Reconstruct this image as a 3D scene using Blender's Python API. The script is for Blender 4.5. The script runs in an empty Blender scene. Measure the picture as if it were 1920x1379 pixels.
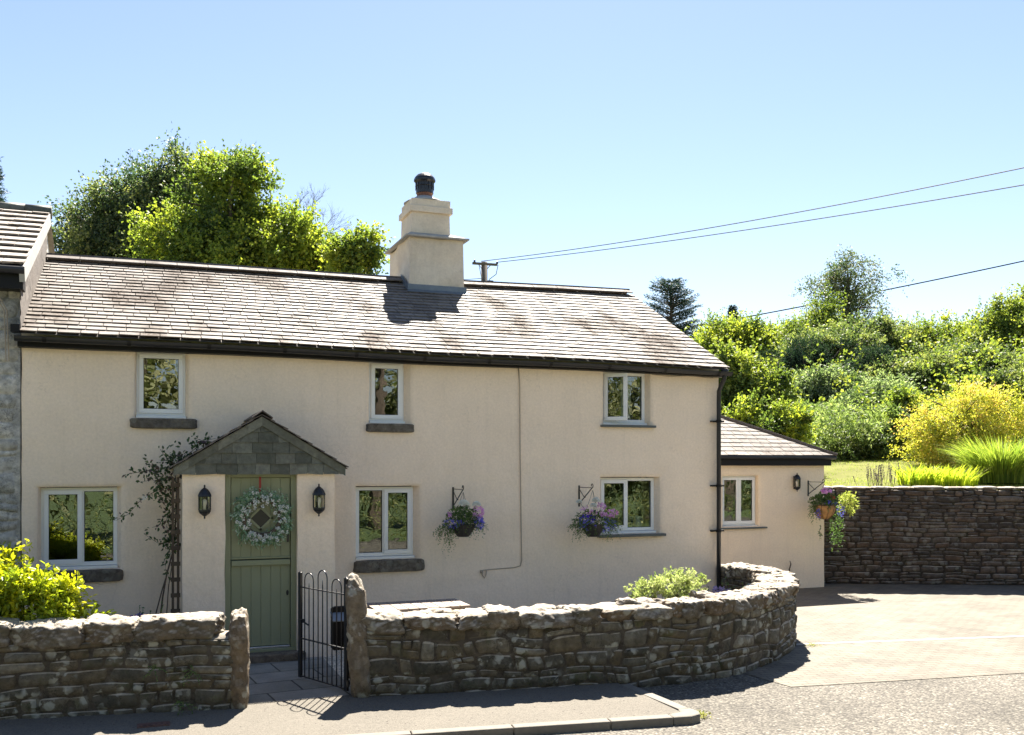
import bpy, math, random
import numpy as np
from mathutils import Vector, Matrix, noise
sc = bpy.context.scene
COL = sc.collection
R = math.radians
# ---------------------------------------------------------------- camera
# world frame: x runs along the cottage front, y goes into the cottage, z up; metres
F, H = 1800.0, 2.35
TH = math.atan(F / 4696.0); S_, C_ = math.sin(TH), math.cos(TH)
cam_d = bpy.data.cameras.new('camera'); cam = bpy.data.objects.new('camera', cam_d); COL.objects.link(cam)
cam.location = (0, 0, H); cam.rotation_euler = (R(90), 0, -TH)
cam_d.sensor_width = 36; cam_d.lens = 36 * F / 1920.0
cam_d.shift_y = (875 - 689.5) / 1920.0
cam_d.clip_start = .05; cam_d.clip_end = 3000
sc.camera = cam
# ---------------------------------------------------------------- light
SUN_EL, SUN_AZ = R(51.5), R(26)
w = bpy.data.worlds.new('World'); sc.world = w; w.use_nodes = True
wn = w.node_tree; bg = wn.nodes['Background']
sky = wn.nodes.new('ShaderNodeTexSky'); sky.sky_type = 'NISHITA'; sky.sun_disc = False
sky.sun_elevation = SUN_EL; sky.sun_rotation = SUN_AZ
sky.altitude = 100; sky.air_density = 1.0; sky.dust_density = .15; sky.ozone_density = 1.6
tint = wn.nodes.new('ShaderNodeMix'); tint.data_type = 'RGBA'; tint.blend_type = 'MULTIPLY'; tint.inputs[0].default_value = 1; tint.inputs[7].default_value = (.78, .708, .69, 1)
wn.links.new(sky.outputs[0], tint.inputs[6]); wn.links.new(tint.outputs[2], bg.inputs[0]); bg.inputs[1].default_value = .05
sl = bpy.data.lights.new('sun', 'SUN'); sl.energy = 4.0; sl.angle = R(.53); sl.color = (1, .93, .82)
so = bpy.data.objects.new('sun', sl); COL.objects.link(so)
sd = Vector((math.sin(SUN_AZ) * math.cos(SUN_EL), math.cos(SUN_AZ) * math.cos(SUN_EL), math.sin(SUN_EL)))
so.rotation_euler = sd.to_track_quat('Z', 'Y').to_euler(); so.location = (10, 10, 30)
vs = sc.view_settings; vs.view_transform = 'Standard'; vs.look = 'None'; vs.exposure = 2.45; vs.gamma = 1

# ---------------------------------------------------------------- measuring helpers (photo pixel -> place in the world)
def ray(u, v):
    a = (u - 960) / F
    return Vector((S_ + C_ * a, C_ - S_ * a, (875 - v) / F))
def onY(u, v, y):
    d = ray(u, v); return Vector((0, 0, H)) + d * (y / d.y)
def onG(u, v, z=0.):
    d = ray(u, v); return Vector((0, 0, H)) + d * ((z - H) / d.z)
def atZ(u, v, Z):
    return Vector((0, 0, H)) + ray(u, v) * Z
def camZ(x, y): return x * S_ + y * C_

# ---------------------------------------------------------------- object helpers
ORG = {}
def tagit(o, label=None, cat=None, group=None, kind=None):
    if label: o['label'] = label
    if cat: o['category'] = cat
    if group: o['group'] = group
    if kind: o['kind'] = kind
    return o
def thing(name, loc, label, cat, group=None):
    o = bpy.data.objects.new(name, None); COL.objects.link(o); o.location = loc
    o.empty_display_size = .2
    ORG[o.name] = Vector(loc)
    return tagit(o, label, cat, group)
def link_mesh(name, me, parent=None, origin=None):
    o = bpy.data.objects.new(name, me); COL.objects.link(o)
    if parent is not None:
        o.parent = parent; ORG[o.name] = ORG[parent.name]
    else:
        org = Vector(origin) if origin is not None else Vector((0, 0, 0))
        o.location = org; ORG[o.name] = org
    return o
class MB:
    def __init__(s): s.v = []; s.f = []; s.m = []; s.r = []
    def add(s, vs, fs, mi=0, rnd=0.5):
        b = len(s.v); s.v.extend(tuple(p) for p in vs)
        for f in fs: s.f.append(tuple(i + b for i in f)); s.m.append(mi); s.r.append(rnd)
    def box(s, x0, x1, y0, y1, z0, z1, mi=0, rnd=.5):
        s.add([(x0,y0,z0),(x1,y0,z0),(x1,y1,z0),(x0,y1,z0),(x0,y0,z1),(x1,y0,z1),(x1,y1,z1),(x0,y1,z1)],
              [(0,3,2,1),(4,5,6,7),(0,1,5,4),(1,2,6,5),(2,3,7,6),(3,0,4,7)], mi, rnd)
    def obox(s, c, ax, ay, az, mi=0, rnd=.5):   # half axes
        c, ax, ay, az = Vector(c), Vector(ax), Vector(ay), Vector(az)
        P = [c-ax-ay-az, c+ax-ay-az, c+ax+ay-az, c-ax+ay-az, c-ax-ay+az, c+ax-ay+az, c+ax+ay+az, c-ax+ay+az]
        s.add(P, [(0,3,2,1),(4,5,6,7),(0,1,5,4),(1,2,6,5),(2,3,7,6),(3,0,4,7)], mi, rnd)
    def tube(s, pts, rad, n=6, mi=0, rnd=.5, cap=True):
        pts = [Vector(p) for p in pts]; k = len(pts)
        if not hasattr(rad, '__len__'): rad = [rad] * k
        vs = []; up = Vector((0, 0, 1))
        t0 = (pts[1] - pts[0]).normalized()
        a = t0.cross(up if abs(t0.z) < .9 else Vector((1, 0, 0))).normalized()
        for i in range(k):
            t = (pts[min(i+1, k-1)] - pts[max(i-1, 0)]).normalized()
            a = (a - t * a.dot(t)).normalized(); b = t.cross(a)
            for j in range(n):
                an = 2*math.pi*j/n
                vs.append(pts[i] + (a*math.cos(an) + b*math.sin(an)) * rad[i])
        fs = [(i*n+j, i*n+(j+1)%n, (i+1)*n+(j+1)%n, (i+1)*n+j) for i in range(k-1) for j in range(n)]
        if cap: fs += [tuple(range(n-1, -1, -1)), tuple((k-1)*n+j for j in range(n))]
        s.add(vs, fs, mi, rnd)
    def lathe(s, c, prof, n=16, mi=0, rnd=.5, rot=0.):   # prof (radius, z)
        c = Vector(c); vs = []
        for r, z in prof:
            for j in range(n):
                an = 2*math.pi*j/n + rot
                vs.append(c + Vector((r*math.cos(an), r*math.sin(an), z)))
        k = len(prof)
        fs = [(i*n+j, i*n+(j+1)%n, (i+1)*n+(j+1)%n, (i+1)*n+j) for i in range(k-1) for j in range(n)]
        fs += [tuple(range(n-1, -1, -1)), tuple((k-1)*n+j for j in range(n))]
        s.add(vs, fs, mi, rnd)
    def grid(s, P, mi=0, rnd=.5):   # P[i][j]
        n, m = len(P), len(P[0]); vs = [p for r_ in P for p in r_]
        s.add(vs, [(i*m+j, (i+1)*m+j, (i+1)*m+j+1, i*m+j+1) for i in range(n-1) for j in range(m-1)], mi, rnd)
    def prism(s, poly, z0, z1, mi=0, rnd=.5):   # poly of (x,y)
        n = len(poly)
        s.add([(x, y, z0) for x, y in poly] + [(x, y, z1) for x, y in poly],
              [tuple(range(n-1, -1, -1)), tuple(range(n, 2*n))] + [(i, (i+1)%n, n+(i+1)%n, n+i) for i in range(n)], mi, rnd)
    def slab(s, poly, y0, y1, mi=0, rnd=.5):   # poly of (x,z), extruded along y
        n = len(poly)
        s.add([(x, y0, z) for x, z in poly] + [(x, y1, z) for x, z in poly],
              [tuple(range(n)), tuple(range(2*n-1, n-1, -1))] + [((i+1)%n, i, n+i, n+(i+1)%n) for i in range(n)], mi, rnd)
    def build(s, name, mats, parent=None, origin=None, smooth=False, bevel=0, fixn=False):
        me = bpy.data.meshes.new(name)
        org = ORG[parent.name] if parent is not None else (Vector(origin) if origin is not None else Vector((0,0,0)))
        me.from_pydata([(x-org.x, y-org.y, z-org.z) for x, y, z in s.v], [], s.f)
        if not isinstance(mats, (list, tuple)): mats = [mats]
        for m in mats: me.materials.append(m)
        me.polygons.foreach_set('material_index', s.m)
        at = me.attributes.new('rnd', 'FLOAT', 'FACE'); at.data.foreach_set('value', s.r)
        me.polygons.foreach_set('use_smooth', [bool(smooth)] * len(s.f))
        me.update()
        o = link_mesh(name, me, parent, origin)
        if bevel:
            b = o.modifiers.new('b', 'BEVEL'); b.width = bevel; b.segments = 2; b.limit_method = 'ANGLE'; b.angle_limit = R(40)
        return o
def copy_tree(o, parent=None):
    c = o.copy(); COL.objects.link(c); c.parent = parent
    for ch in list(o.children): copy_tree(ch, c)
    return c
def nz(x, y=0., z=0.): return noise.noise(Vector((x, y, z)))

# ---------------------------------------------------------------- materials
def newmat(name):
    m = bpy.data.materials.new(name); m.use_nodes = True
    return m, m.node_tree, m.node_tree.nodes['Principled BSDF']
def nd(nt, typ, ins=None, **kw):
    n = nt.nodes.new('ShaderNode' + typ)
    for k, v in kw.items(): setattr(n, k, v)
    for k, v in (ins or {}).items():
        if isinstance(v, bpy.types.NodeSocket): nt.links.new(v, n.inputs[k])
        else: n.inputs[k].default_value = v
    return n
def c4(c): return (c[0], c[1], c[2], 1)
def ramp(nt, fac, stops):
    n = nt.nodes.new('ShaderNodeValToRGB'); e = n.color_ramp.elements
    while len(e) < len(stops): e.new(.5)
    for q, (p, c) in zip(e, stops): q.position = p; q.color = c4(c) if hasattr(c, '__len__') else (c, c, c, 1)
    nt.links.new(fac, n.inputs[0]); return n.outputs[0]
def mix(nt, fac, a, b, mode='MIX'):
    n = nt.nodes.new('ShaderNodeMix'); n.data_type = 'RGBA'; n.blend_type = mode
    for i, v in ((0, fac), (6, a), (7, b)):
        if isinstance(v, bpy.types.NodeSocket): nt.links.new(v, n.inputs[i])
        else: n.inputs[i].default_value = c4(v) if hasattr(v, '__len__') else v
    return n.outputs[2]
def coords(nt, scale=None):
    t = nd(nt, 'TexCoord')
    if scale is None: return t.outputs['Object']
    return nd(nt, 'Mapping', {0: t.outputs['Object'], 'Scale': scale}).outputs[0]
def noi(nt, co, scale, detail=4, rough=.6, out=0):
    return nd(nt, 'TexNoise', {'Vector': co, 'Scale': scale, 'Detail': detail, 'Roughness': rough}).outputs[out]
def bump(nt, bs, hgt, strength=.3, dist=.01, prev=None):
    b = nd(nt, 'Bump', {'Height': hgt, 'Strength': strength, 'Distance': dist})
    if prev is not None: nt.links.new(prev, b.inputs['Normal'])
    nt.links.new(b.outputs[0], bs.inputs['Normal']); return b.outputs[0]
def math_(nt, op, a, b=0.):
    n = nt.nodes.new('ShaderNodeMath'); n.operation = op
    for i, v in ((0, a), (1, b)):
        if isinstance(v, bpy.types.NodeSocket): nt.links.new(v, n.inputs[i])
        else: n.inputs[i].default_value = v
    return n.outputs[0]

def plain(name, col, rough=.5, var=.12, vs_=6., metal=0., bmp=.15, bs_=60., spec=.5):
    m, nt, b = newmat(name); co = coords(nt)
    f = noi(nt, co, vs_, 5)
    c = mix(nt, f, [max(0, x*(1-var*2)) for x in col], [min(1, x*(1+var*1.6)) for x in col])
    nt.links.new(c, b.inputs['Base Color']); b.inputs['Roughness'].default_value = rough
    b.inputs['Metallic'].default_value = metal; b.inputs['Specular IOR Level'].default_value = spec
    if bmp: bump(nt, b, noi(nt, co, bs_, 3), bmp, .003)
    return m
def render_paint(name, col, stain, scale=1.):
    m, nt, b = newmat(name); co = coords(nt)
    big = noi(nt, co, .9*scale, 5, .65)
    c = mix(nt, ramp(nt, big, [(.35, 0.), (.66, .8)]), col, stain)
    c = mix(nt, ramp(nt, noi(nt, co, 3.7*scale, 6, .7), [(.52, 0.), (.68, .35)]), c, stain)
    st = coords(nt, (5, 5, .35)); s2 = ramp(nt, noi(nt, st, 1.6, 5, .7), [(.54, 0.), (.8, .26)])
    c = mix(nt, s2, c, [x*.72 for x in stain])
    ck = math_(nt, 'ABSOLUTE', math_(nt, 'SUBTRACT', noi(nt, co, 1.3, 5, .55), .5))
    ckm = math_(nt, 'MULTIPLY', ramp(nt, ck, [(0., 1.), (.0025, 0.)]), ramp(nt, noi(nt, co, .7, 2), [(.54, 0.), (.6, .22)]))
    c = mix(nt, ckm, c, [x*.5 for x in stain])
    fine = ramp(nt, noi(nt, co, 30, 5, .7), [(.3, .91), (.7, 1.05)])
    c = mix(nt, 1., c, fine, 'MULTIPLY')
    nt.links.new(c, b.inputs['Base Color']); b.inputs['Roughness'].default_value = .85; b.inputs['Specular IOR Level'].default_value = .2
    p = bump(nt, b, noi(nt, co, 3.2, 6, .62), .75, .04)
    bump(nt, b, noi(nt, co, 55, 4, .6), .25, .004, p)
    return m
def stone_mat(name, dark, light, warm, lichen=.5, moss=.3, top=.0, rough=.9, lich_col=(.42,.42,.36)):
    m, nt, b = newmat(name); co = coords(nt)
    at = nd(nt, 'Attribute', attribute_name='rnd').outputs['Fac']
    c = ramp(nt, at, [(0., dark), (.45, [(a+b_)/2 for a, b_ in zip(dark, light)]), (.7, warm), (1., light)])
    f = noi(nt, co, 9, 6, .7)
    c = mix(nt, 1., c, ramp(nt, f, [(.28, .45), (.5, .95), (.75, 1.6)]), 'MULTIPLY')
    # brown staining
    c = mix(nt, ramp(nt, noi(nt, co, 2.3, 5, .7), [(.5, 0.), (.72, .6)]), c, warm)
    # moss / algae
    c = mix(nt, ramp(nt, noi(nt, co, 4.1, 5, .65), [(.56, 0.), (.72, moss)]), c, (.07, .085, .03))
    # dark cracks and pits
    ck = math_(nt, 'ABSOLUTE', math_(nt, 'SUBTRACT', noi(nt, co, 5.5, 7, .72), .5))
    ckr = ramp(nt, ck, [(0., .3), (.022, 1.)])
    c = mix(nt, math_(nt, 'MULTIPLY', ramp(nt, noi(nt, co, 2.9, 3), [(.4, 0.), (.6, 1.)]), .9), c, mix(nt, 1., c, ckr, 'MULTIPLY'))
    # pale lichen crusts of two sizes
    wp0 = nd(nt, 'VectorMath', {0: nd(nt, 'TexNoise', {'Vector': co, 'Scale': 22., 'Detail': 4.}).outputs[1], 1: (.07, .07, .07)}, operation='MULTIPLY').outputs[0]
    wp = nd(nt, 'VectorMath', {0: co, 1: wp0}, operation='ADD').outputs[0]
    v1 = nd(nt, 'TexVoronoi', {'Vector': wp, 'Scale': 8.}).outputs[0]
    l1 = math_(nt, 'MULTIPLY', ramp(nt, v1, [(.32, .9), (.44, 0.)]), ramp(nt, noi(nt, co, 3.1, 3), [(.47, 0.), (.58, 1.)]))
    v2 = nd(nt, 'TexVoronoi', {'Vector': wp, 'Scale': 17.}).outputs[0]
    l2 = math_(nt, 'MULTIPLY', ramp(nt, v2, [(.16, 1.), (.28, 0.)]), ramp(nt, noi(nt, co, 3.3, 3), [(.56, 0.), (.68, .8)]))
    l = math_(nt, 'MULTIPLY', math_(nt, 'MAXIMUM', l1, l2), lichen)
    c = mix(nt, l, c, lich_col)
    if top:   # upward faces paler: sunlit tops put into the colour, with pale lichen crust
        g = nd(nt, 'NewGeometry'); sx = nd(nt, 'SeparateXYZ', {0: g.outputs['True Normal']})
        tf = math_(nt, 'MULTIPLY', ramp(nt, sx.outputs[2], [(.3, 0.), (.75, 1.)]), ramp(nt, noi(nt, co, 6, 5, .75), [(.3, .15), (.62, top)]))
        c = mix(nt, tf, c, (.56, .50, .42))
    nt.links.new(c, b.inputs['Base Color']); b.inputs['Roughness'].default_value = rough; b.inputs['Specular IOR Level'].default_value = .25
    p = bump(nt, b, noi(nt, co, 9, 8, .75), .9, .045)
    bump(nt, b, noi(nt, co, 70, 4, .7), .5, .006, p)
    return m
def slate_mat(name, base, light, stain=(.1,.07,.055), rough=.42, spec=.6, moss=.5, mscale=1.1):
    m, nt, b = newmat(name); co = coords(nt)
    at = nd(nt, 'Attribute', attribute_name='rnd').outputs['Fac']
    c = ramp(nt, at, [(0., base), (.6, [(a+b_)/2 for a, b_ in zip(base, light)]), (1., light)])
    c = mix(nt, 1., c, ramp(nt, noi(nt, co, 14, 6, .7), [(.3, .6), (.7, 1.35)]), 'MULTIPLY')
    st = coords(nt, (1.5, .7, .7))
    sf = math_(nt, 'MULTIPLY', ramp(nt, noi(nt, st, mscale, 4, .6), [(.5, 0.), (.64, moss)]), ramp(nt, noi(nt, co, 30, 5, .8), [(.4, .2), (.6, 1.)]))
    c = mix(nt, sf, c, stain)
    nt.links.new(c, b.inputs['Base Color'])
    rr = math_(nt, 'ADD', math_(nt, 'MULTIPLY', sf, .4), ramp(nt, noi(nt, co, 8, 5, .7), [(.3, rough-.06), (.7, rough+.12)]))
    nt.links.new(rr, b.inputs['Roughness']); b.inputs['Specular IOR Level'].default_value = spec
    p = bump(nt, b, noi(nt, co, 20, 5, .7), .5, .006)
    bump(nt, b, noi(nt, co, 90, 3, .7), .3, .002, p)
    return m
def leafmat(name, stops, trans=(1.5, 1.65, .6), tf=.45, rough=.55, spec=.2, gain=1.):
    stops = [tuple(min(.9, q*gain) for q in (c_[0], c_[1], c_[2]*1.35 + .012)) for c_ in stops]; trans = (trans[0]*.9, trans[1]*1.02, max(trans[2], .85)*.9) if trans[1] >= trans[0] else trans
    m, nt, b = newmat(name)
    at = nd(nt, 'Attribute', attribute_name='rnd').outputs['Fac']
    c = ramp(nt, at, [(i/(len(stops)-1), s) for i, s in enumerate(stops)])
    nt.links.new(c, b.inputs['Base Color']); b.inputs['Roughness'].default_value = rough; b.inputs['Specular IOR Level'].default_value = spec
    t = nd(nt, 'BsdfTranslucent', {'Color': mix(nt, 1., c, trans, 'MULTIPLY')})
    mx = nd(nt, 'MixShader', {0: tf, 1: b.outputs[0], 2: t.outputs[0]})
    nt.links.new(mx.outputs[0], nt.nodes['Material Output'].inputs[0])
    return m
def glassmat(name, refl=.2, tint=(.75, .8, .78), wav=.02):
    m, nt, b = newmat(name); nt.nodes.remove(b); co = coords(nt)
    bm = nd(nt, 'Bump', {'Height': noi(nt, co, 2.2, 2), 'Strength': wav, 'Distance': .3})
    t = nd(nt, 'BsdfTransparent', {'Color': c4(tint)})
    g = nd(nt, 'BsdfGlossy', {'Color': (1,1,1,1), 'Roughness': .0, 'Normal': bm.outputs[0]})
    fr = nd(nt, 'Fresnel', {'IOR': 1.5})
    mx = nd(nt, 'MixShader', {0: math_(nt, 'ADD', fr.outputs[0], refl), 1: t.outputs[0], 2: g.outputs[0]})
    nt.links.new(mx.outputs[0], nt.nodes['Material Output'].inputs[0])
    return m

MT = {}
MT['cream'] = render_paint('cream_render', (.93, .775, .61), (.84, .70, .55))
MT['cream_ext'] = render_paint('cream_render_extension', (.93, .77, .58), (.84, .69, .53))
MT['cream_chim'] = render_paint('cream_render_chimney', (.80, .69, .54), (.60, .50, .39), 2.4)
MT['slate'] = slate_mat('roof_slate', (.13, .112, .098), (.20, .176, .154), stain=(.07, .048, .033), rough=.68, spec=.24, moss=.95, mscale=.75)
MT['tile'] = slate_mat('concrete_tile', (.20, .165, .14), (.30, .25, .21), rough=.6, spec=.5, moss=.95, mscale=3.5, stain=(.06,.045,.03))
MT['hang'] = slate_mat('hung_slate', (.075, .08, .06), (.165, .17, .135), rough=.6, spec=.4, moss=.3)
MT['ridge'] = slate_mat('ridge_tile', (.10, .085, .075), (.15, .13, .115), rough=.75, spec=.3, moss=.4)
MT['black'] = plain('black_plastic', (.010, .010, .011), .5, .2, 3, spec=.2)
MT['gutter'] = plain('gutter_plastic', (.022, .023, .026), .4, .2, 3, spec=.35)
MT['iron'] = plain('black_iron', (.012, .013, .016), .32, .2, 20)
MT['upvc'] = plain('white_plastic', (.80, .81, .80), .28, .02, 2, bmp=.02)
MT['glass'] = glassmat('window_glass', .07, wav=.006)
MT['lglass'] = glassmat('lantern_glass', .03, (.97, .95, .88))
MT['granite'] = stone_mat('granite', (.12, .105, .085), (.24, .21, .17), (.17, .13, .09), lichen=.25, moss=.25)
MT['sage'] = plain('sage_paint', (.25, .27, .165), .45, .05, 3, bmp=.05)
MT['metal'] = plain('threshold_metal', (.6, .62, .65), .25, .1, 9, metal=.9)
MT['wallstone'] = stone_mat('rubble_stone', (.07, .064, .048), (.22, .20, .155), (.125, .10, .062), lichen=.9, moss=.75, top=.75)
MT['mortar'] = stone_mat('old_mortar', (.075, .064, .048), (.12, .10, .078), (.09, .068, .044), lichen=.3, moss=.4, top=.8)
MT['coping'] = stone_mat('coping_stone', (.12, .102, .076), (.22, .19, .145), (.17, .125, .08), lichen=.7, moss=.35, top=.85)
MT['gardenstone'] = stone_mat('garden_wall_stone', (.055, .045, .038), (.17, .14, .115), (.12, .08, .055), lichen=.3, moss=.25, top=.7)
MT['gmortar'] = stone_mat('garden_wall_mortar', (.05, .04, .032), (.07, .058, .046), (.07, .05, .035), lichen=.1, moss=.3, top=.4)
MT['greywash'] = stone_mat('limewashed_rubble', (.50, .49, .45), (.62, .60, .55), (.55, .52, .46), lichen=.1, moss=.15, lich_col=(.5,.5,.48))
MT['terracotta'] = plain('terracotta', (.22, .10, .07), .7, .2, 8)
MT['cement'] = plain('cement', (.38, .37, .34), .85, .2, 9)
MT['lead'] = plain('lead_flashing', (.17, .2, .23), .45, .2, 5, metal=.3)
MT['white'] = plain('white_ceramic', (.75, .74, .70), .3, .03, 3)
MT['curtain'] = plain('curtain_cloth', (.62, .58, .50), .9, .1, 5)
MT['ycurtain'] = plain('yellow_curtain', (.55, .52, .12), .9, .1, 5)
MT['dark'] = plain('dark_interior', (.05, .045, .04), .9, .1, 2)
MT['red'] = plain('red_ribbon', (.30, .025, .015), .6, .1, 9)
MT['bark'] = plain('bark', (.12, .09, .065), .9, .4, 5, bmp=.6, bs_=30)
MT['twig'] = plain('dry_twig', (.16, .14, .12), .9, .3, 5)
MT['cable'] = plain('cable_sheath', (.42, .35, .27), .6, .1, 5)
MT['wire'] = plain('wire', (.03, .03, .035), .6, .1, 5)
MT['pole'] = plain('creosoted_pole', (.13, .11, .09), .8, .2, 5)
MT['wood'] = plain('weathered_deck_board', (.24, .185, .145), .75, .18, 9)
MT['coir'] = plain('coir_liner', (.45, .24, .09), .9, .3, 16)
MT['pot'] = plain('dark_basket', (.035, .03, .028), .6, .2, 9)
MT['rust'] = plain('rusty_iron', (.12, .06, .045), .7, .4, 18)
MT['soil'] = plain('soil', (.07, .05, .035), .95, .4, 8, bmp=.8, bs_=30)

# ---------------------------------------------------------------- leaf clouds (numpy)
def leaves_mesh(name, P, A, N, L, W, rnd, mat, org, fold=.25, fine=False, extra=None):
    """P base, A axis (unit), N normal; one folded leaf each."""
    n = len(P)
    Sd = np.cross(A, N); Sd /= (np.linalg.norm(Sd, axis=1, keepdims=True) + 1e-9)
    N2 = np.cross(Sd, A)
    L = np.broadcast_to(L, (n,))[:, None]; W = np.broadcast_to(W, (n,))[:, None]
    org = np.array(org)
    if fine:
        v = np.stack([P, P + A*L*.35 + Sd*W*.5 + N2*W*fold, P + A*L*.75 + Sd*W*.38 + N2*W*fold*.6, P + A*L - N2*L*.08,
                      P + A*L*.75 - Sd*W*.38 + N2*W*fold*.6, P + A*L*.35 - Sd*W*.5 + N2*W*fold], 1)
        k = 6; lo = np.array([0, 1, 2, 3, 0, 3, 4, 5]); nf = 2
    else:
        v = np.stack([P, P + A*L*.45 + Sd*W*.5 + N2*W*fold, P + A*L, P + A*L*.45 - Sd*W*.5 + N2*W*fold], 1)
        k = 4; lo = np.array([0, 1, 2, 3]); nf = 1
    v = (v - org).reshape(-1, 3)
    loops = (lo[None, :] + (np.arange(n) * k)[:, None]).reshape(-1)
    me = bpy.data.meshes.new(name)
    me.vertices.add(len(v)); me.vertices.foreach_set('co', v.reshape(-1).astype(np.float32))
    me.loops.add(len(loops)); me.loops.foreach_set('vertex_index', loops.astype(np.int32))
    me.polygons.add(n * nf); me.polygons.foreach_set('loop_start', np.arange(n*nf, dtype=np.int32) * 4)
    me.update(calc_edges=True)
    at = me.attributes.new('rnd', 'FLOAT', 'FACE'); at.data.foreach_set('value', np.repeat(np.clip(rnd, 0, 1), nf).astype(np.float32))
    me.materials.append(mat)
    return me
def unit(a): return a / (np.linalg.norm(a, axis=-1, keepdims=True) + 1e-9)
def rsph(rg, n): return unit(rg.normal(size=(n, 3)))
def twig_leaves(rg, st, d, ln, J, jit=.3, spread=.9, droop=.12, up=.5):
    """leaves along twigs; returns base, axis, normal, twig index"""
    T = len(st); t = (np.arange(J)[None, :] + rg.random((T, J))) / J
    ln = np.broadcast_to(ln, (T,))
    P = st[:, None, :] + d[:, None, :] * (ln[:, None] * t)[..., None]
    P[..., 2] -= droop * ln[:, None] * t * t
    P = P + rg.normal(size=P.shape) * (jit * .12 * ln[:, None, None])
    A = unit(d[:, None, :] + rg.normal(size=P.shape) * spread - np.array([0, 0, .2]))
    N = unit(rg.normal(size=P.shape) * .75 + np.array([0, 0, up + .2]))
    return P.reshape(-1, 3), A.reshape(-1, 3), N.reshape(-1, 3), np.repeat(np.arange(T), J)
def crown(rg, lobes, subs, tw, J, tl, squash=.9, updir=.35, droop=.12, inner=.4):
    """lobes: list of (center, radius vec3). returns leaves + sub centres"""
    ST = []; D = []; LN = []; SUBS = []; TR = []
    tot = sum(r[0]*r[1] for _, r in lobes)
    for c, r in lobes:
        c = np.array(c); r = np.array(r)
        k = max(3, int(subs * r[0]*r[1] / tot))
        u = rsph(rg, k); q = inner + (1-inner) * rg.random(k)**.6
        so_ = rg.random(3)*50; nn_ = np.array([noise.noise(Vector(w_*2.1 + so_)) + .5*noise.noise(Vector(w_*4.7 + so_)) for w_ in u])
        sc_ = c + u * r * (q * (.88 + .75*nn_))[:, None]
        SUBS.append(sc_)
        sr = float(min(r)) * (.08 + .34 * rg.random(k)**1.5)
        for i in range(k):
            v = rsph(rg, tw); qq = rg.random(tw)**.5
            ST.append(sc_[i] + v * (sr[i] * qq)[:, None] * np.array([1, 1, squash]))
            D.append(unit(v * .7 + u[i] * .6 + np.array([0, 0, updir]) + rg.normal(size=(tw, 3)) * .35))
            LN.append(tl * (.4 + .9 * rg.random(tw)))
            TR.append(np.full(tw, rg.random()))
    ST = np.concatenate(ST); D = np.concatenate(D); LN = np.concatenate(LN); TR = np.concatenate(TR)
    P, A, N, ti = twig_leaves(rg, ST, D, LN, J, droop=droop)
    return P, A, N, TR[ti] * .62 + rg.random(len(P)) * .38, np.concatenate(SUBS)
def limbs(mb, rg, base, top, targets, r0, n=6, k=40):
    base = Vector(base); top = Vector(top)
    pts = []
    for i in range(7):
        t = i/6; p = base.lerp(top, t) + Vector((nz(t*3, base.x)*.25, nz(t*3, base.y, 5)*.25, 0)) * (r0*3)
        pts.append(p)
    mb.tube(pts, [r0*(1.25-.9*i/6) for i in range(7)], n)
    idx = rg.permutation(len(targets))[:k]
    for i in idx:
        q = Vector(targets[i]); a = .35 + .6*rg.random(); s = base.lerp(top, a)
        if q.z < s.z: s = base.lerp(top, max(.2, a-.3))
        L = (q - s).length; m1 = s.lerp(q, .35) + Vector((0, 0, L*.1)); m2 = s.lerp(q, .7) + Vector((rg.normal()*.05*L, rg.normal()*.05*L, L*.08))
        rr = r0 * (.22 + .2*rg.random())
        mb.tube([s, m1, m2, q], [rr, rr*.7, rr*.4, rr*.12], 4, cap=False)
def hill_z(x, y):
    """height of the rising garden behind the drive wall"""
    A = Vector((12.9, 16.45)); e = Vector((.905, -.425)); g = Vector((.425, .905)); d = Vector((x, y)) - A
    a, b = d.dot(e), d.dot(g)
    z = 1.82 + .088*max(0, min(b, 13)) + .205*max(0, min(b-13, 45)) + .12*nz(x*.3, y*.3)
    m = 1.0
    if a < 0: m = min(1, max(0, (b - 4 + a*.4) / 3)) if a > -6 else min(1, max(0, (b-10)/14))
    return -.16 + (z + .16) * m if b > 0 else 1.8
def tree(name, label, cat, Z, lobes_px, mat, seed, subs=70, tw=16, J=8, tl=.9, leaf=(.11, .08), base=None, group=None, dz=1., trunk=.18, kbr=40, bark='bark', **kw):
    tw = int(tw*1.45); subs = int(subs*1.3); leaf = (leaf[0]*.8, leaf[1]*.8); J = J + 1; tl *= .85
    rg = np.random.default_rng(seed)
    lob = []
    for (u, v, ru, rv, *dzz) in lobes_px:
        c = atZ(u, v, Z + (dzz[0] if dzz else 0)); lob.append(((c.x, c.y, c.z), (ru*Z/F, ru*Z/F*dz, rv*Z/F)))
    c0 = Vector(lob[0][0])
    bx, by = (c0.x, c0.y); bz = base if base is not None else hill_z(bx, by)
    th = thing(name, (bx, by, bz), label, cat, group)
    P, A, N, rnd, subsC = crown(rg, lob, subs, tw, J, tl, **kw)
    ls = leaf[0] * (.7 + .6 * rg.random(len(P)))
    me = leaves_mesh('crown', P, A, N, ls, ls * leaf[1] / leaf[0], rnd, mat, (bx, by, bz))
    link_mesh('crown', me, th)
    mb = MB(); limbs(mb, rg, (bx, by, bz - .2), (c0.x, c0.y, c0.z + lob[0][1][2]*.5), subsC, trunk, k=kbr)
    mb.build('trunk', MT[bark], th, smooth=True)
    return th

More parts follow.
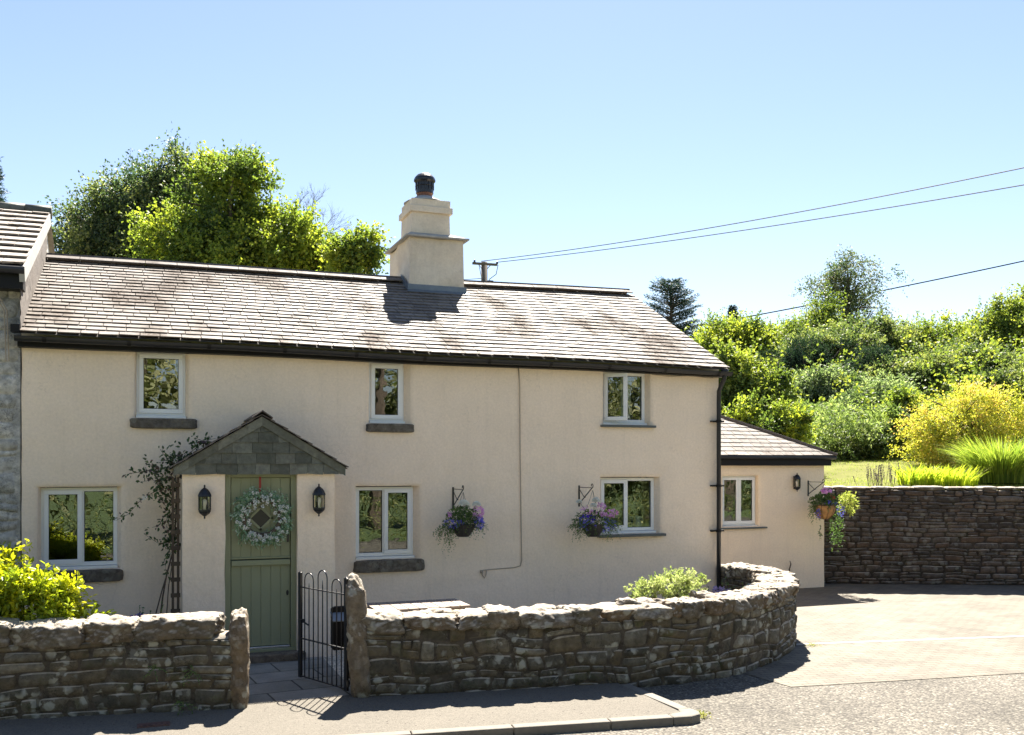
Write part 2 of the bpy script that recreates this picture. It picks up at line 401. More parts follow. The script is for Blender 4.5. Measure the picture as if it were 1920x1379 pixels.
# ================================================================ SETTING: ground
def sheet(name, poly, z, mat, label=None, z1=None):
    mb = MB(); n = len(poly)
    mb.add([(x, y, z) for x, y in poly], [tuple(range(n))])
    o = mb.build(name, mat); o['kind'] = 'structure'
    if label: o['label'] = label
    return o
def aggregate(name, cols, base_rough=.9, scale=90., spk=.3, patch=.2, bstr=.8, dark=(.05, .045, .04)):
    m, nt, b = newmat(name); co = coords(nt)
    v = nd(nt, 'TexVoronoi', {'Vector': co, 'Scale': scale})
    sx = nd(nt, 'SeparateColor', {0: v.outputs[1]})
    c = ramp(nt, sx.outputs[0], [(i/(len(cols)-1), q) for i, q in enumerate(cols)])
    c = mix(nt, 1., c, ramp(nt, noi(nt, co, .8, 5, .65), [(.3, 1-patch), (.7, 1+patch)]), 'MULTIPLY')
    c = mix(nt, ramp(nt, v.outputs[0], [(.45, 0.), (.8, .75)]), c, dark)
    # sparse dark loose chips
    v2 = nd(nt, 'TexVoronoi', {'Vector': co, 'Scale': 13.}); s2 = nd(nt, 'SeparateColor', {0: v2.outputs[1]})
    sp = math_(nt, 'MULTIPLY', ramp(nt, v2.outputs[0], [(.10, 1.), (.16, 0.)]), ramp(nt, s2.outputs[1], [(1-spk, 0.), (1.0-spk+.02, 1.)]))
    c = mix(nt, sp, c, (.04, .032, .028))
    nt.links.new(c, b.inputs['Base Color']); b.inputs['Roughness'].default_value = base_rough; b.inputs['Specular IOR Level'].default_value = .3
    h = math_(nt, 'MULTIPLY', v.outputs[0], -1.)
    p = bump(nt, b, h, bstr, .012)
    bump(nt, b, noi(nt, co, 7, 4), .25, .02, p)
    return m
MT['road'] = aggregate('road_chippings', [(.055,.05,.04), (.13,.118,.097), (.18,.163,.133), (.085,.077,.064), (.28,.255,.21)], scale=42, spk=.12, bstr=1., patch=.3)
MT['pave'] = aggregate('pavement_tarmac', [(.095,.086,.07), (.128,.116,.095), (.145,.131,.108)], scale=85, spk=.42, patch=.14, bstr=.5, dark=(.16,.14,.115))
MT['bounce_gravel'] = aggregate('pale_bounce_gravel', [(.60,.53,.43), (.74,.66,.54), (.66,.58,.47)], scale=60, spk=.1)  # lightened so the hidden ground throws light back on the front wall
def bricks(name, c1, c2, mort, bw, bh, rot=0., ms=.006, off=.5, stain=.2, bst=.5):
    m, nt, b = newmat(name); t = nd(nt, 'TexCoord')
    mp = nd(nt, 'Mapping', {0: t.outputs['Object'], 'Rotation': (0, 0, rot)})
    co = mp.outputs[0]
    wn_ = nd(nt, 'TexNoise', {'Vector': co, 'Scale': 3., 'Detail': 2.}).outputs[1]
    wv = nd(nt, 'VectorMath', {0: wn_, 1: (.012, .012, .012)}, operation='MULTIPLY').outputs[0]
    co2 = nd(nt, 'VectorMath', {0: co, 1: wv}, operation='ADD').outputs[0]
    br = nd(nt, 'TexBrick', {'Vector': co2, 'Color1': c4(c1), 'Color2': c4(c2), 'Mortar': c4(mort), 'Scale': 1., 'Mortar Size': ms, 'Mortar Smooth': .3, 'Bias': 0., 'Brick Width': bw, 'Row Height': bh})
    br.offset = off
    c = mix(nt, 1., br.outputs[0], ramp(nt, noi(nt, co, 1.1, 6, .7), [(.3, 1-stain), (.7, 1+stain)]), 'MULTIPLY')
    c = mix(nt, 1., c, ramp(nt, noi(nt, co, 60, 4, .7), [(.3, .85), (.7, 1.12)]), 'MULTIPLY')
    nt.links.new(c, b.inputs['Base Color']); b.inputs['Roughness'].default_value = .8; b.inputs['Specular IOR Level'].default_value = .3
    p = bump(nt, b, math_(nt, 'MULTIPLY', br.outputs[1], -1.), bst, .008)
    bump(nt, b, noi(nt, co, 45, 4), .35, .005, p)
    return m
MT['pavers'] = bricks('block_paving', (.168,.146,.113), (.132,.117,.092), (.065,.055,.042), .21, .105, R(9), .006, stain=.3)
MT['flags'] = bricks('path_flagstones', (.27,.25,.22), (.21,.20,.175), (.08,.07,.055), .75, .5, R(-6), .012, stain=.35)
MT['grassfar'] = plain('field_grass', (.075, .11, .03), .95, .3, .6, bmp=.3)
MT['lawn'] = plain('lawn_grass', (.14, .145, .03), .9, .22, 1.2, bmp=.9, bs_=50, spec=.1)

mb = MB(); mb.add([(-600,-600,-.16), (600,-600,-.16), (600,600,-.16), (-600,600,-.16)], [(0,1,2,3)])
g = mb.build('ground', MT['grassfar']); g['kind'] = 'structure'
def kerb_y(x): return 8.17 - .137*(x - 2.13)
sheet('road', [(-40, kerb_y(-40)-12.2), (60, kerb_y(60)-12.2), (60, 9.), (9.6, 10.4), (4.0, 11.0), (-40, 14.5)], -.07, MT['road'])
# pavement: a real step above the road
mb = MB()
P0 = [(-30, kerb_y(-30)+.12), (4.55, kerb_y(4.55)+.12), (4.74, kerb_y(4.7)+.17), (4.80, 8.0), (4.80, 9.6), (1.93, 9.9), (.9, 9.9), (-30, 14.3)]
mb.prism(P0, -.1, 0.0); o = mb.build('pavement', MT['pave']); o['kind'] = 'structure'
sheet('garden_path', [(.70, 9.78), (2.05, 9.80), (2.05, 11.95), (.70, 11.95)], .004, MT['flags'])
# unseen ground inside the walls, made pale to bounce light onto the front
sheet('bounce_bed', [(-1.4, 10.3), (.70, 9.95), (.70, 12.85), (-1.4, 12.85)], .02, MT['bounce_gravel'])
sheet('courtyard', [(2.05, 9.9), (4.5, 9.65), (6.2, 9.8), (7.4, 10.5), (8.4, 11.6), (8.5, 12.84), (2.05, 12.84)], .002, MT['bounce_gravel'])
# driveway block paving
dr = [(6.62, 8.72), (9.6, 8.34), (18., 7.27), (26, 6.2), (26, 16), (13.0, 18), (8.3, 18), (8.3, 12.7), (6.5, 9.9)]
sheet('driveway', dr, -.064, MT['pavers'])
mb = MB()   # pale concrete drain channel across the drive
ch = [Vector((7.95, 10.83, 0)), Vector((9.9, 10.47, 0)), Vector((11.68, 10.14, 0)), Vector((24, 7.85, 0))]
for a, b in zip(ch, ch[1:]):
    d = (b-a).normalized(); n_ = Vector((-d.y, d.x, 0))
    mb.obox((a+b)/2 + Vector((0,0,-.064)), (b-a)/2, n_*.04, (0,0,.004))
    
o = mb.build('drain_channel', [MT['cement'], MT['black']], origin=(9.9, 10.4, -.064)); tagit(o, 'long pale concrete drain channel running across the block paved drive', 'drain')
# kerb stones, each a stone of its own inside one kerb
MT['kerb'] = plain('kerb_stone', (.165, .148, .122), .85, .16, 14, bmp=.6, bs_=40)
def kerbstone(a, b, wd, z0, z1):
    mb = MB(); a = Vector((*a, 0)); b = Vector((*b, 0)); d = (b-a).normalized(); n_ = Vector((-d.y, d.x, 0))
    mb.obox((a+b)/2 + n_*wd/2 + Vector((0,0,(z0+z1)/2)), (b-a)/2 - d*.004, n_*wd/2, (0,0,(z1-z0)/2))
    return mb
kk = thing('kerb', (1.5, 8.25, -.07), 'low pale kerb along the pavement edge, ending in a rounded stone by the road', 'kerb')
x = -6.
while x < 4.6:
    x1 = min(x + .91, 4.62)
    kerbstone((x, kerb_y(x)), (x1, kerb_y(x1)), .125, -.12, .008).build('kerb_stone', MT['kerb'], kk, bevel=.012); x = x1
mb = MB()
arc = [(4.62, kerb_y(4.62)), (4.80, kerb_y(4.8)-.0), (4.92, 7.85), (4.97, 7.95), (4.95, 8.08), (4.82, 8.1), (4.78, 7.99), (4.62, kerb_y(4.62)+.125)]
mb.prism(arc, -.12, .01); mb.build('end_stone', MT['kerb'], kk, bevel=.02)
kerbstone((4.95, 8.10), (4.90, 9.25), .12, -.12, .004).build('return_kerb', MT['kerb'], kk, bevel=.01)

# the rising garden and hillside
mb = MB(); A0 = Vector((12.9, 16.45)); e_ = Vector((.905, -.425)); g_ = Vector((.425, .905))
rows = []
for b in [.0, .4, 1, 2, 3, 4, 5, 6, 7, 8, 9, 10, 11, 12, 13, 14, 16, 18, 21, 25, 30, 36, 43, 50, 58, 70, 90, 130]:
    row = []
    for a in [-60, -45, -35, -28, -22, -18, -15, -12, -10, -8, -6, -5, -4, -3, -2, -1, -.3, 0, 1, 2, 3, 4, 5, 6, 8, 10, 13, 16, 20, 25, 32, 40, 55, 80, 120]:
        q = A0 + e_*a + g_*b; row.append((q.x, q.y, hill_z(q.x, q.y) if b > 0 else (-.2 if a < 0 else 1.8)))
    rows.append(row)
mb.grid(rows)
o = mb.build('hillside', MT['lawn'], smooth=True); o['kind'] = 'structure'

# ================================================================ stone work
def path_fn(pts):
    pts = [Vector((*p, 0)) for p in pts]
    # Catmull resample
    out = []
    for i in range(len(pts)-1):
        p0 = pts[max(i-1,0)]; p1 = pts[i]; p2 = pts[i+1]; p3 = pts[min(i+2, len(pts)-1)]
        for k in range(10):
            t = k/10
            out.append(.5*((2*p1) + (-p0+p2)*t + (2*p0-5*p1+4*p2-p3)*t*t + (-p0+3*p1-3*p2+p3)*t**3))
    out.append(pts[-1]); cum = [0]
    for a, b in zip(out, out[1:]): cum.append(cum[-1] + (b-a).length)
    L = cum[-1]
    def f(s):
        s_ = max(0, min(L, s)); import bisect
        i = min(len(out)-2, max(0, bisect.bisect_right(cum, s_)-1))
        t = (s_-cum[i]) / max(1e-6, cum[i+1]-cum[i]); p = out[i].lerp(out[i+1], t)
        d = (out[i+1]-out[i]).normalized(); n = Vector((d.y, -d.x, 0))
        return p + d*(s-s_), n, d
    return f, L
def stone_skin(mb, f, s0, s1, h0, h1, rnd, wr=(.14,.42), hr=(.07,.17), bulge=.035, recess=.012, warp=.03, gap=.006, off=0., sgn=1, batter=0., seed=0., nu=6, nv=5, rough=.006):
    h1f = h1 if callable(h1) else (lambda s: h1)
    def W(s, h):
        return s + warp*1.6*nz(s*1.7+seed, h*2.5, 1.), h + warp*nz(s*1.9+seed, h*3., 7.)
    def patch(a, b, c, d):
        a += gap; b -= gap; c += gap*.8; d -= gap*.8
        bb = bulge * rnd.uniform(.5, 1.25); rv = rnd.random(); tilt = rnd.uniform(-.012, .012); sd_ = rnd.uniform(0, 50)
        us = [-1, -.82, -.35, .3, .8, 1][:nu] if nu == 6 else [-1+2*i/(nu-1) for i in range(nu)]
        vs_ = [-1, -.75, 0, .75, 1] if nv == 5 else [-1+2*i/(nv-1) for i in range(nv)]
        G = []
        for u in us:
            r_ = []
            for v in vs_:
                k = 1 - .10*(u*u*v*v)
                s = (a+b)/2 + u*k*(b-a)/2; h = (c+d)/2 + v*k*(d-c)/2
                s, h = W(s, h)
                o_ = bb * ((1-abs(u)**5) * (1-abs(v)**5))**.5 - recess + tilt*u + rough*nz(s*9, h*9, sd_)*2
                if abs(u) == 1 or abs(v) == 1: o_ = -recess*1.6 - .007
                p, n, dd = f(s); q = p + n*sgn*(o_ + off - batter*h)
                r_.append((q.x, q.y, h))
            G.append(r_)
        if sgn < 0: G = G[::-1]
        mb.grid(G, 0, rv)
    h = h0
    hmax = max(h1f(s0 + (s1-s0)*i/20) for i in range(21))
    while h < hmax - .02:
        rh = rnd.uniform(*hr); rh = rh if h + rh < hmax - hr[0]*.6 else hmax - h
        s = s0 - rnd.uniform(0, .1); s = s0
        while s < s1 - .02:
            wd = rnd.uniform(*wr) * (1.2 if rh > .12 else 1.); wd = min(wd, s1-s)
            if s1-s-wd < wr[0]*.6: wd = s1-s
            top = min(h+rh, h1f(s+wd/2))
            if top - h > .025:
                if rh > hr[0]*1.7 and rnd.random() < .3 and wd > .2:
                    m_ = h + (top-h)*rnd.uniform(.35, .65); patch(s, s+wd, h, m_)
                    if rnd.random() < .5: mm = s + wd*rnd.uniform(.35, .65); patch(s, mm, m_, top); patch(mm, s+wd, m_, top)
                    else: patch(s, s+wd, m_, top)
                else: patch(s, s+wd, h, top)
            s += wd
        h += rh
def core(mb, f, s0, s1, z0, z1, t0, t1, n=60, mi=0, rough=.01):
    """solid backing between offsets t0 (front) and t1 (behind the path)"""
    z1f = z1 if callable(z1) else (lambda s: z1)
    G = []
    for i in range(n+1):
        s = s0 + (s1-s0)*i/n; p, nn, d = f(s); r_ = []
        zt = z1f(s)
        for off, z in ((t0, z0), (t0, zt*.5), (t0, zt-.02), (t0*.6+t1*.4, zt), (t0*.3+t1*.7, zt+.005), (t1, zt-.02), (t1, zt*.5), (t1, z0)):
            q = p + nn*off; r_.append((q.x, q.y, z + rough*nz(s*6, off*9, z*5)))
        G.append(r_)
    mb.grid(G, mi, .5)
    for r_, fl in ((G[0], 1), (G[-1], 0)):
        fs = tuple(range(8)) if fl else tuple(range(7, -1, -1)); mb.add(r_, [fs], mi, .5)
def rock(mb, c, ax, ay, az, seed, mi=0, rnd=.5, n=6, pw=3.2, amp=.10, amp2=.03):
    """rounded, lumpy block; half axes ax, ay, az"""
    c, ax, ay, az = Vector(c), Vector(ax), Vector(ay), Vector(az)
    def pt(d):
        m = (abs(d.x)**pw + abs(d.y)**pw + abs(d.z)**pw)**(1/pw); d = d/m
        p = ax*d.x + ay*d.y + az*d.z; s_ = 2.2; k = 1 + amp*nz(p.x*s_*1.6+seed, p.y*s_*1.6, p.z*s_*1.6+seed*.3)*2
        q = p*k; nn = p.normalized() if p.length > 0 else p
        return c + q + nn*(amp2*nz(p.x*13+seed, p.y*13, p.z*13) + amp2*.55*nz(p.x*31, p.y*31+seed, p.z*31))
    for ax_i, sg in ((0,1),(0,-1),(1,1),(1,-1),(2,1),(2,-1)):
        G = []
        for i in range(n+1):
            r_ = []
            for j in range(n+1):
                a = math.tan((i/n*2-1)*math.pi/4); b = math.tan((j/n*2-1)*math.pi/4)
                d = [0, 0, 0]; d[ax_i] = sg; d[(ax_i+1)%3] = a*sg; d[(ax_i+2)%3] = b
                r_.append(tuple(pt(Vector(d))))
            G.append(r_)
        mb.grid(G, mi, rnd)

# left front wall (runs on to the left out of the picture)
rd = random.Random(4)
fL, LL = path_fn([(-5.2, 10.72), (-3., 10.33), (-1.25, 10.02), (-.2, 9.84), (.83, 9.67)])
wl = thing('stone_wall', (-1.3, 10.2, 0), 'low rubble wall with long rounded coping blocks, left of the gate beside the bright green bush', 'wall', 'low rubble walls of the front garden')
mb = MB(); core(mb, fL, 0, LL, -.08, .70, -.001, -.42); mb.build('mortar', MT['mortar'], wl, smooth=True)
mb = MB(); stone_skin(mb, fL, 0, LL, -.06, .69, rd, wr=(.10,.42), hr=(.08,.22), bulge=.02, recess=.001, warp=.055, gap=.003, seed=3., rough=.012)
stone_skin(mb, fL, 0, LL, -.06, .69, rd, wr=(.2,.5), hr=(.1,.2), bulge=.03, seed=9., off=.42, sgn=-1)
mb.build('stonework', MT['wallstone'], wl, smooth=True)
def along(f, s, off, z):
    p, n, d = f(s); q = p + n*off; return Vector((q.x, q.y, z)), n, d
su = []   # block joints measured in the photo
for u in (-420, -250, -110, 20, 148, 252, 421):
    q = onG(u, 1200, .75); su.append(q.x)
xs_to_s = lambda x: LL - (.83 - x) / math.cos(math.atan(.17))
for i in range(len(su)-1):
    a, b = xs_to_s(su[i]), min(xs_to_s(su[i+1]), LL-.02)
    c, n, d = along(fL, (a+b)/2, -.19, .775 + .012*((i*7) % 3 - 1))
    mb = MB(); rock(mb, c, d*((b-a)/2+.006), n*.245, Vector((0,0,.108)), 10.+i*3, rnd=rd.random(), n=24, pw=7., amp=.10, amp2=.035)
    mb.build('coping_block', MT['coping'], wl, smooth=True)
# fill joints
mb = MB()
for i in range(1, len(su)-1):
    c, n, d = along(fL, xs_to_s(su[i]), -.19, .765); rock(mb, c, d*.05, n*.2, (0,0,.075), 40.+i, rnd=.5, n=6)
mb.build('coping_joint', MT['mortar'], wl, smooth=True)

# right front wall, curving round to the corner of the cottage
fR, LR = path_fn([(2.03, 9.70), (3.28, 9.50), (4.5, 9.36), (5.5, 9.33), (6.35, 9.46), (7.05, 9.80), (7.7, 10.25), (8.25, 10.8), (8.6, 11.4), (8.8, 12.0), (8.82, 12.84)])
wr_ = thing('stone_wall', (5.5, 9.6, 0), 'long low rubble wall right of the gate, curving round to the cottage corner', 'wall', 'low rubble walls of the front garden')
topR = lambda s: .70 + .03*nz(s*1.1, 3.) + .02*nz(s*4.)
mb = MB(); core(mb, fR, 0, LR, -.08, lambda s: topR(s)+.03, -.0, -.42, n=110, rough=.03); mb.build('mortar', MT['mortar'], wr_, smooth=True)
mb = MB(); stone_skin(mb, fR, 0, LR, -.09, lambda s: topR(s)-.02, rd, wr=(.09,.38), hr=(.07,.20), bulge=.022, recess=.001, seed=23., warp=.06, gap=.003, rough=.014)
stone_skin(mb, fR, 0, LR, .0, lambda s: topR(s)-.02, rd, wr=(.12,.4), hr=(.07,.18), bulge=.04, seed=33., off=.42, sgn=-1)
mb.build('stonework', MT['wallstone'], wr_, smooth=True)
mb = MB(); s = .02; i = 0
while s < LR - .1:
    curved = s > 3.2
    wd = rd.uniform(.16, .42) if curved else rd.uniform(.3, .62)
    wd = min(wd, LR - s)
    for off, dep in (((-.10, .15), (-.33, .13)) if curved or rd.random() < .45 else ((-.20, .235),)):
        w2 = wd*rd.uniform(.85, 1.08)
        c, n, d = along(fR, s + wd/2 + rd.uniform(-.03, .03), off, topR(s) + rd.uniform(.02, .05))
        tl_ = rd.uniform(-.06, .06)
        rock(mb, c, (d + Vector((0,0,tl_)))*w2*.54, n*dep, Vector((0,0,rd.uniform(.07, .105))) + n*rd.uniform(-.02,.02), i*2.7, rnd=rd.random(), n=14, pw=6., amp=.17, amp2=.035); i += 1
    s += wd
mb.build('coping', MT['coping'], wr_, smooth=True)
# upright granite gateposts
mb = MB(); rock(mb, (.875, 9.83, .40), (.088, -.012, 0), (.02, .2, 0), (0, 0, .54), 5.1, rnd=.75, n=22, pw=5., amp=.07, amp2=.035)
o = mb.build('gatepost_stone', MT['coping'], origin=(.875, 9.83, 0), smooth=True); tagit(o, 'short upright granite post with rounded top at the end of the left wall', 'gatepost', 'granite gateposts')
mb = MB(); rock(mb, (2.06, 9.80, .53), (.105, -.012, 0), (.03, .17, 0), (-.03, .03, .68), 15.1, rnd=.85, n=22, pw=3.6, amp=.11, amp2=.04)
o = mb.build('gatepost_stone', MT['coping'], origin=(2.06, 9.80, 0), smooth=True); tagit(o, 'taller rough granite post tapering upward, that carries the iron gate', 'gatepost', 'granite gateposts')

# dark stone wall behind the drive
fB, LB = path_fn([(12.75, 16.32), (14.5, 15.5), (16.68, 14.48), (20, 12.95), (26, 10.2)])
wb = thing('garden_wall', (16.7, 14.6, 0), 'tall dark brown stone wall holding up the lawn at the back of the drive', 'wall')
mb = MB(); core(mb, fB, 0, LB, -.15, 1.86, -.015, -.4, n=60); mb.build('mortar', MT['gmortar'], wb, smooth=True)
mb = MB(); stone_skin(mb, fB, 0, LB, -.06, 1.86, random.Random(8), wr=(.14,.52), hr=(.045,.14), bulge=.04, seed=55., warp=.035, rough=.01, gap=.005)
mb.build('stonework', MT['gardenstone'], wb, smooth=True)
mb = MB(); s = 0; i = 0
rb = random.Random(2)
while s < LB-.1:
    wd = rb.uniform(.25, .6); c, n, d = along(fB, s+wd/2, -.19, 1.90)
    rock(mb, c, d*wd/2, n*.23, (0,0,rb.uniform(.03,.05)), 80+i, rnd=rb.random(), n=5, amp=.1, amp2=.015); s += wd; i += 1
mb.build('coping', MT['coping'], wb, smooth=True)

# ================================================================ the cottage
FY = 12.85
def plaster(mb, x0, x1, z0, z1, y, ops, step=.07, amp=.012, seed=0., mi=0):
    """wavy rendered wall with rounded reveals; ops: (xa, xb, za, zb, depth)"""
    def lines(a, b, cuts):
        L = [a]; cs = sorted(set(c for c in cuts if a < c < b)) + [b]
        for c in cs:
            n = max(1, round((c - L[-1]) / step)); l0 = L[-1]
            L += [l0 + (c-l0)*(i+1)/n for i in range(n)]
        return L
    m_ = .022
    xs = lines(x0, x1, [q for o in ops for q in (o[0], o[1], o[0]-m_, o[1]+m_, o[0]-.06, o[1]+.06)])
    zs = lines(z0, z1, [q for o in ops for q in (o[2], o[3], o[2]-m_, o[3]+m_, o[3]+.06)])
    def pos(x, z):
        yy = y + amp*nz(x*.9+seed, z*.9) + amp*.45*nz(x*3+seed, z*3, 4)
        for (a, b, c, d, dp, *_) in ops:
            dx = max(a-x, x-b, 0); dz_ = max(c-z, z-d, 0)
            dd = math.hypot(dx, dz_)
            if dd < .08: yy += .022*math.exp(-dd/.018)
        w1 = .012*nz(x*2.3+seed, z*2.3, 9); w2 = .012*nz(x*2.3, z*2.3+seed, 19)
        return (x+w1, yy, z+w2)
    def hole(xm, zm): return any(a < xm < b and c < zm < d for (a, b, c, d, *_) in ops)
    nx, nzz = len(xs), len(zs); base = [pos(x, z) for x in xs for z in zs]; fs = []
    for i in range(nx-1):
        for j in range(nzz-1):
            if not hole((xs[i]+xs[i+1])/2, (zs[j]+zs[j+1])/2):
                fs.append((i*nzz+j, (i+1)*nzz+j, (i+1)*nzz+j+1, i*nzz+j+1))
    mb.add(base, fs, mi)
    for (a, b, c, d, dp, *ie) in ops:
        ia, ib = ie if ie else (a, b)
        zz = [z for z in zs if c-1e-6 <= z <= d+1e-6]; xx = [x for x in xs if a-1e-6 <= x <= b+1e-6]
        for side, pts in ((1, [(a, z) for z in zz]), (-1, [(b, z) for z in zz]), (-1, [(x, c) for x in xx]), (1, [(x, d) for x in xx])):
            G = []
            for (x, z) in pts:
                p = pos(x, z); xi = (ia+.004) + (x-a)/(b-a)*(ib-ia-.008); G.append([p, (p[0]*.85+xi*.15, p[1]+.02, p[2]), (xi, y+.125, p[2]), (xi, y+dp, p[2])])
            if side < 0: G = [r_[::-1] for r_ in G]
            mb.grid(G, mi)
def slates(mb, Pt, N, rows, xl, xr, wd, rnd, thick=.009, over=.3, jit=.006, mi=0, undul=.012, seed=0., lift=.0):
    """Pt(x, t) -> point on the roof plane; slates as thin overlapping tiles"""
    N = Vector(N).normalized()
    def sp(x, t, h):
        p = Pt(x, t); return p + N*(h + undul*nz(x*.45+seed, t*1.4, 2))
    for r_ in range(rows):
        t0 = r_/rows; t1 = min(1., (r_+1+over)/rows)
        x = xl(t0) - (rnd.random()*.5 + (.5 if r_ % 2 else 0))*wd
        while x < xr(t0):
            w_ = wd*rnd.uniform(.82, 1.2); a = max(x, xl(t0)); b = min(x+w_, xr(t0)); x += w_
            if b - a < .02: continue
            g_ = .0045; k = rnd.random(); dt = rnd.uniform(-jit, jit)/max(1, 1); h = thick*rnd.uniform(1.5, 2.0) + lift
            dr = rnd.uniform(-jit, jit)
            tt0 = t0 + (dt)/3.; tt1 = t0 + dr/3.
            a2 = max(xl(t1), a); b2 = min(xr(t1), b)
            if b2 - a2 < .005: a2 = b2 = (a2+b2)/2; b2 += .005
            vs = [sp(a+g_, tt0, h), sp(b-g_, tt1, h), sp(b2-g_, t1, .002+lift), sp(a2+g_, t1, .002+lift),
                  sp(a+g_, tt0, h-thick), sp(b-g_, tt1, h-thick), sp(b2-g_, t1, -.006+lift), sp(a2+g_, t1, -.006+lift)]
            mb.add(vs, [(0,1,2,3), (4,7,6,5), (0,4,5,1), (1,5,6,2), (2,6,7,3), (3,7,4,0)], mi, k)
cot = thing('cottage', (3.5, FY, 0), 'long cream rendered cottage with a slate roof, stone sills and a green stable door', 'house')
# window openings in the front wall: xa, xb, za, zb
WN = dict(a=(-.09, .495, 2.96, 3.80), b=(2.87, 3.36, 2.94, 3.78), c=(6.41, 7.14, 2.975, 3.77),
          d=(-1.17, -.31, 1.09, 2.09), e=(2.69, 3.495, 1.085, 2.07), f=(6.36, 7.30, 1.34, 2.18))
OPN = dict(a=(-.11, .53), b=(2.85, 3.43), c=(6.385, 7.185), d=(-1.20, -.265), e=(2.67, 3.565), f=(6.335, 7.345))
ops = [(*OPN[k], q[2], q[3]+.012, .19, q[0], q[1]) for k, q in WN.items()]
mb = MB(); plaster(mb, -1.37, 8.38, -.05, 3.95, FY, ops)
# gable and back walls (closed shell)
for x in (-1.36, 8.38):
    pts = [(x, FY, -.05), (x, 19.1, -.05), (x, 19.1, 3.8), (x, 15.9, 5.35), (x, FY, 3.9)]
    mb.add(pts, [tuple(range(5)) if x > 0 else tuple(range(4, -1, -1))])
mb.add([(-1.36, 19.1, -.05), (8.38, 19.1, -.05), (8.38, 19.1, 3.8), (-1.36, 19.1, 3.8)], [(0, 3, 2, 1)])
wall_o = mb.build('wall', MT['cream'], cot, smooth=True)
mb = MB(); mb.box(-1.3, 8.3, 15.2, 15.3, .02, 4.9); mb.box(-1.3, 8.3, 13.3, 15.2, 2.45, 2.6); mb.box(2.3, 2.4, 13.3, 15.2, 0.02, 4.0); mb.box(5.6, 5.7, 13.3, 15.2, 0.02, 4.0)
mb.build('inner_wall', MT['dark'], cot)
# roof
def e_z(x): return 3.945 - .0082*(x+1.37) + .008*math.sin(x*1.3)
def r_z(x): return 5.445 + .0112*(x+1.37) - .03*math.exp(-((x-4.)/2.5)**2)
def roofP(x, t):
    return Vector((x, 12.60 + (15.9-12.60)*t, e_z(x)*(1-t) + r_z(x)*t))
mb = MB(); rr = random.Random(12)
slates(mb, roofP, (0, -.43, .9), 22, lambda t: -1.375, lambda t: 8.42 + .06*t, .235, rr, thick=.013, jit=.003, undul=0.)
mb.grid([[tuple(roofP(-1.37 + 9.78*i/20, t/6) - Vector((0, 0, .02))) for t in range(7)] for i in range(21)], 0, .2)
# rear slope
mb.grid([[(-1.37 + 9.8*i/20, 15.9 + 3.4*t/4, r_z(-1.37 + 9.8*i/20) - .39*4*t/4) for t in range(5)][::-1] for i in range(21)], 0, .4)
mb.build('roof', MT['slate'], cot)
# ridge tiles
mb = MB(); x = -1.36; k = 0
while x < 8.40:
    x1 = min(x + .46, 8.43)
    if not (x > 3.9 and x1 < 5.1):
        for sg in (-1, 1):
            A_ = Vector((x+.004, 15.9, r_z(x)+.065 + .006*nz(x*5))); B_ = Vector((x1-.004, 15.9, r_z(x1)+.065 + .006*nz(x1*5)))
            dn = Vector((0, sg*.15, -.072)); n_ = Vector((0, sg*.4, .9))*.018
            mb.add([A_, B_, B_+dn, A_+dn, A_+n_, B_+n_, B_+dn+n_, A_+dn+n_], [(0,3,2,1),(4,5,6,7),(0,1,5,4),(1,2,6,5),(2,3,7,6),(3,0,4,7)], 0, rr.random())
        A_ = Vector((x, 15.9, r_z(x)+.075)); B_ = Vector((x1, 15.9, r_z(x1)+.075)); mb.tube([A_, B_], .028, 6, 0, rr.random())
    elif mb.v:
        mb.build('ridge', MT['ridge'], cot); mb = MB()
    x = x1
mb.build('ridge', MT['ridge'], cot)
# fascia, gutter and drainpipe
mb = MB()
fb = lambda x: e_z(x) - .165 + .045*(x+1.4)/9.8
G = [[(x, 12.70, fb(x)), (x, 12.70, e_z(x)-.05)] for x in [-1.40 + 9.82*i/12 for i in range(13)]]
mb.grid([[g[0], g[1]] for g in G]); mb.grid([[(p[0][0], 12.86, p[0][2]), p[0]] for p in G]); mb.grid([[p[1], (p[1][0], 12.9, p[1][2])] for p in G])
mb.add([(8.42, 12.70, fb(8.42)), (8.42, 12.86, fb(8.42)), (8.42, 12.9, e_z(8.42)-.05), (8.42, 12.70, e_z(8.42)-.05)], [(0,1,2,3)])
mb.build('fascia', MT['black'], cot)
mb = MB(); gx = [-1.42 + 9.86*i/16 for i in range(17)]; G = []
for x in gx:
    zc = e_z(x) - .058; G.append([(x, 12.60 + .058*math.cos(a), zc + .058*math.sin(a) - .004*abs(nz(x))) for a in [math.pi*k/8 + math.pi for k in range(9)]] + [(x, 12.60 + .052*math.cos(a), zc + .052*math.sin(a)+.003) for a in [2*math.pi - math.pi*k/8 for k in range(9)]])
mb.grid([g[::-1] for g in G]); mb.add(G[0], [tuple(range(18))]); mb.add(G[-1], [tuple(range(17, -1, -1))])
gut = mb.build('gutter', MT['gutter'], cot, smooth=True)
x = -1.1
while x < 8.4:
    mb = MB(); zc = e_z(x) - .058
    mb.grid([[(xx, 12.60 + .063*math.cos(a), zc + .063*math.sin(a)) for a in [math.pi + math.pi*k/8 for k in range(9)]][::-1] for xx in (x-.022, x+.022)]); x += .93
    mb.build('gutter_bracket', MT['black'], gut, smooth=True)
mb = MB(); mb.tube([(8.33, 12.60, 3.80), (8.33, 12.61, 3.70), (8.33, 12.70, 3.60), (8.33, 12.76, 3.52), (8.33, 12.765, 3.3), (8.33, 12.765, 0.1)], .034, 12)
mb.lathe((8.33, 12.60, 3.74), [(.045, 0), (.05, .06), (.062, .1)], 12)
dp = mb.build('drainpipe', MT['gutter'], cot, smooth=True)
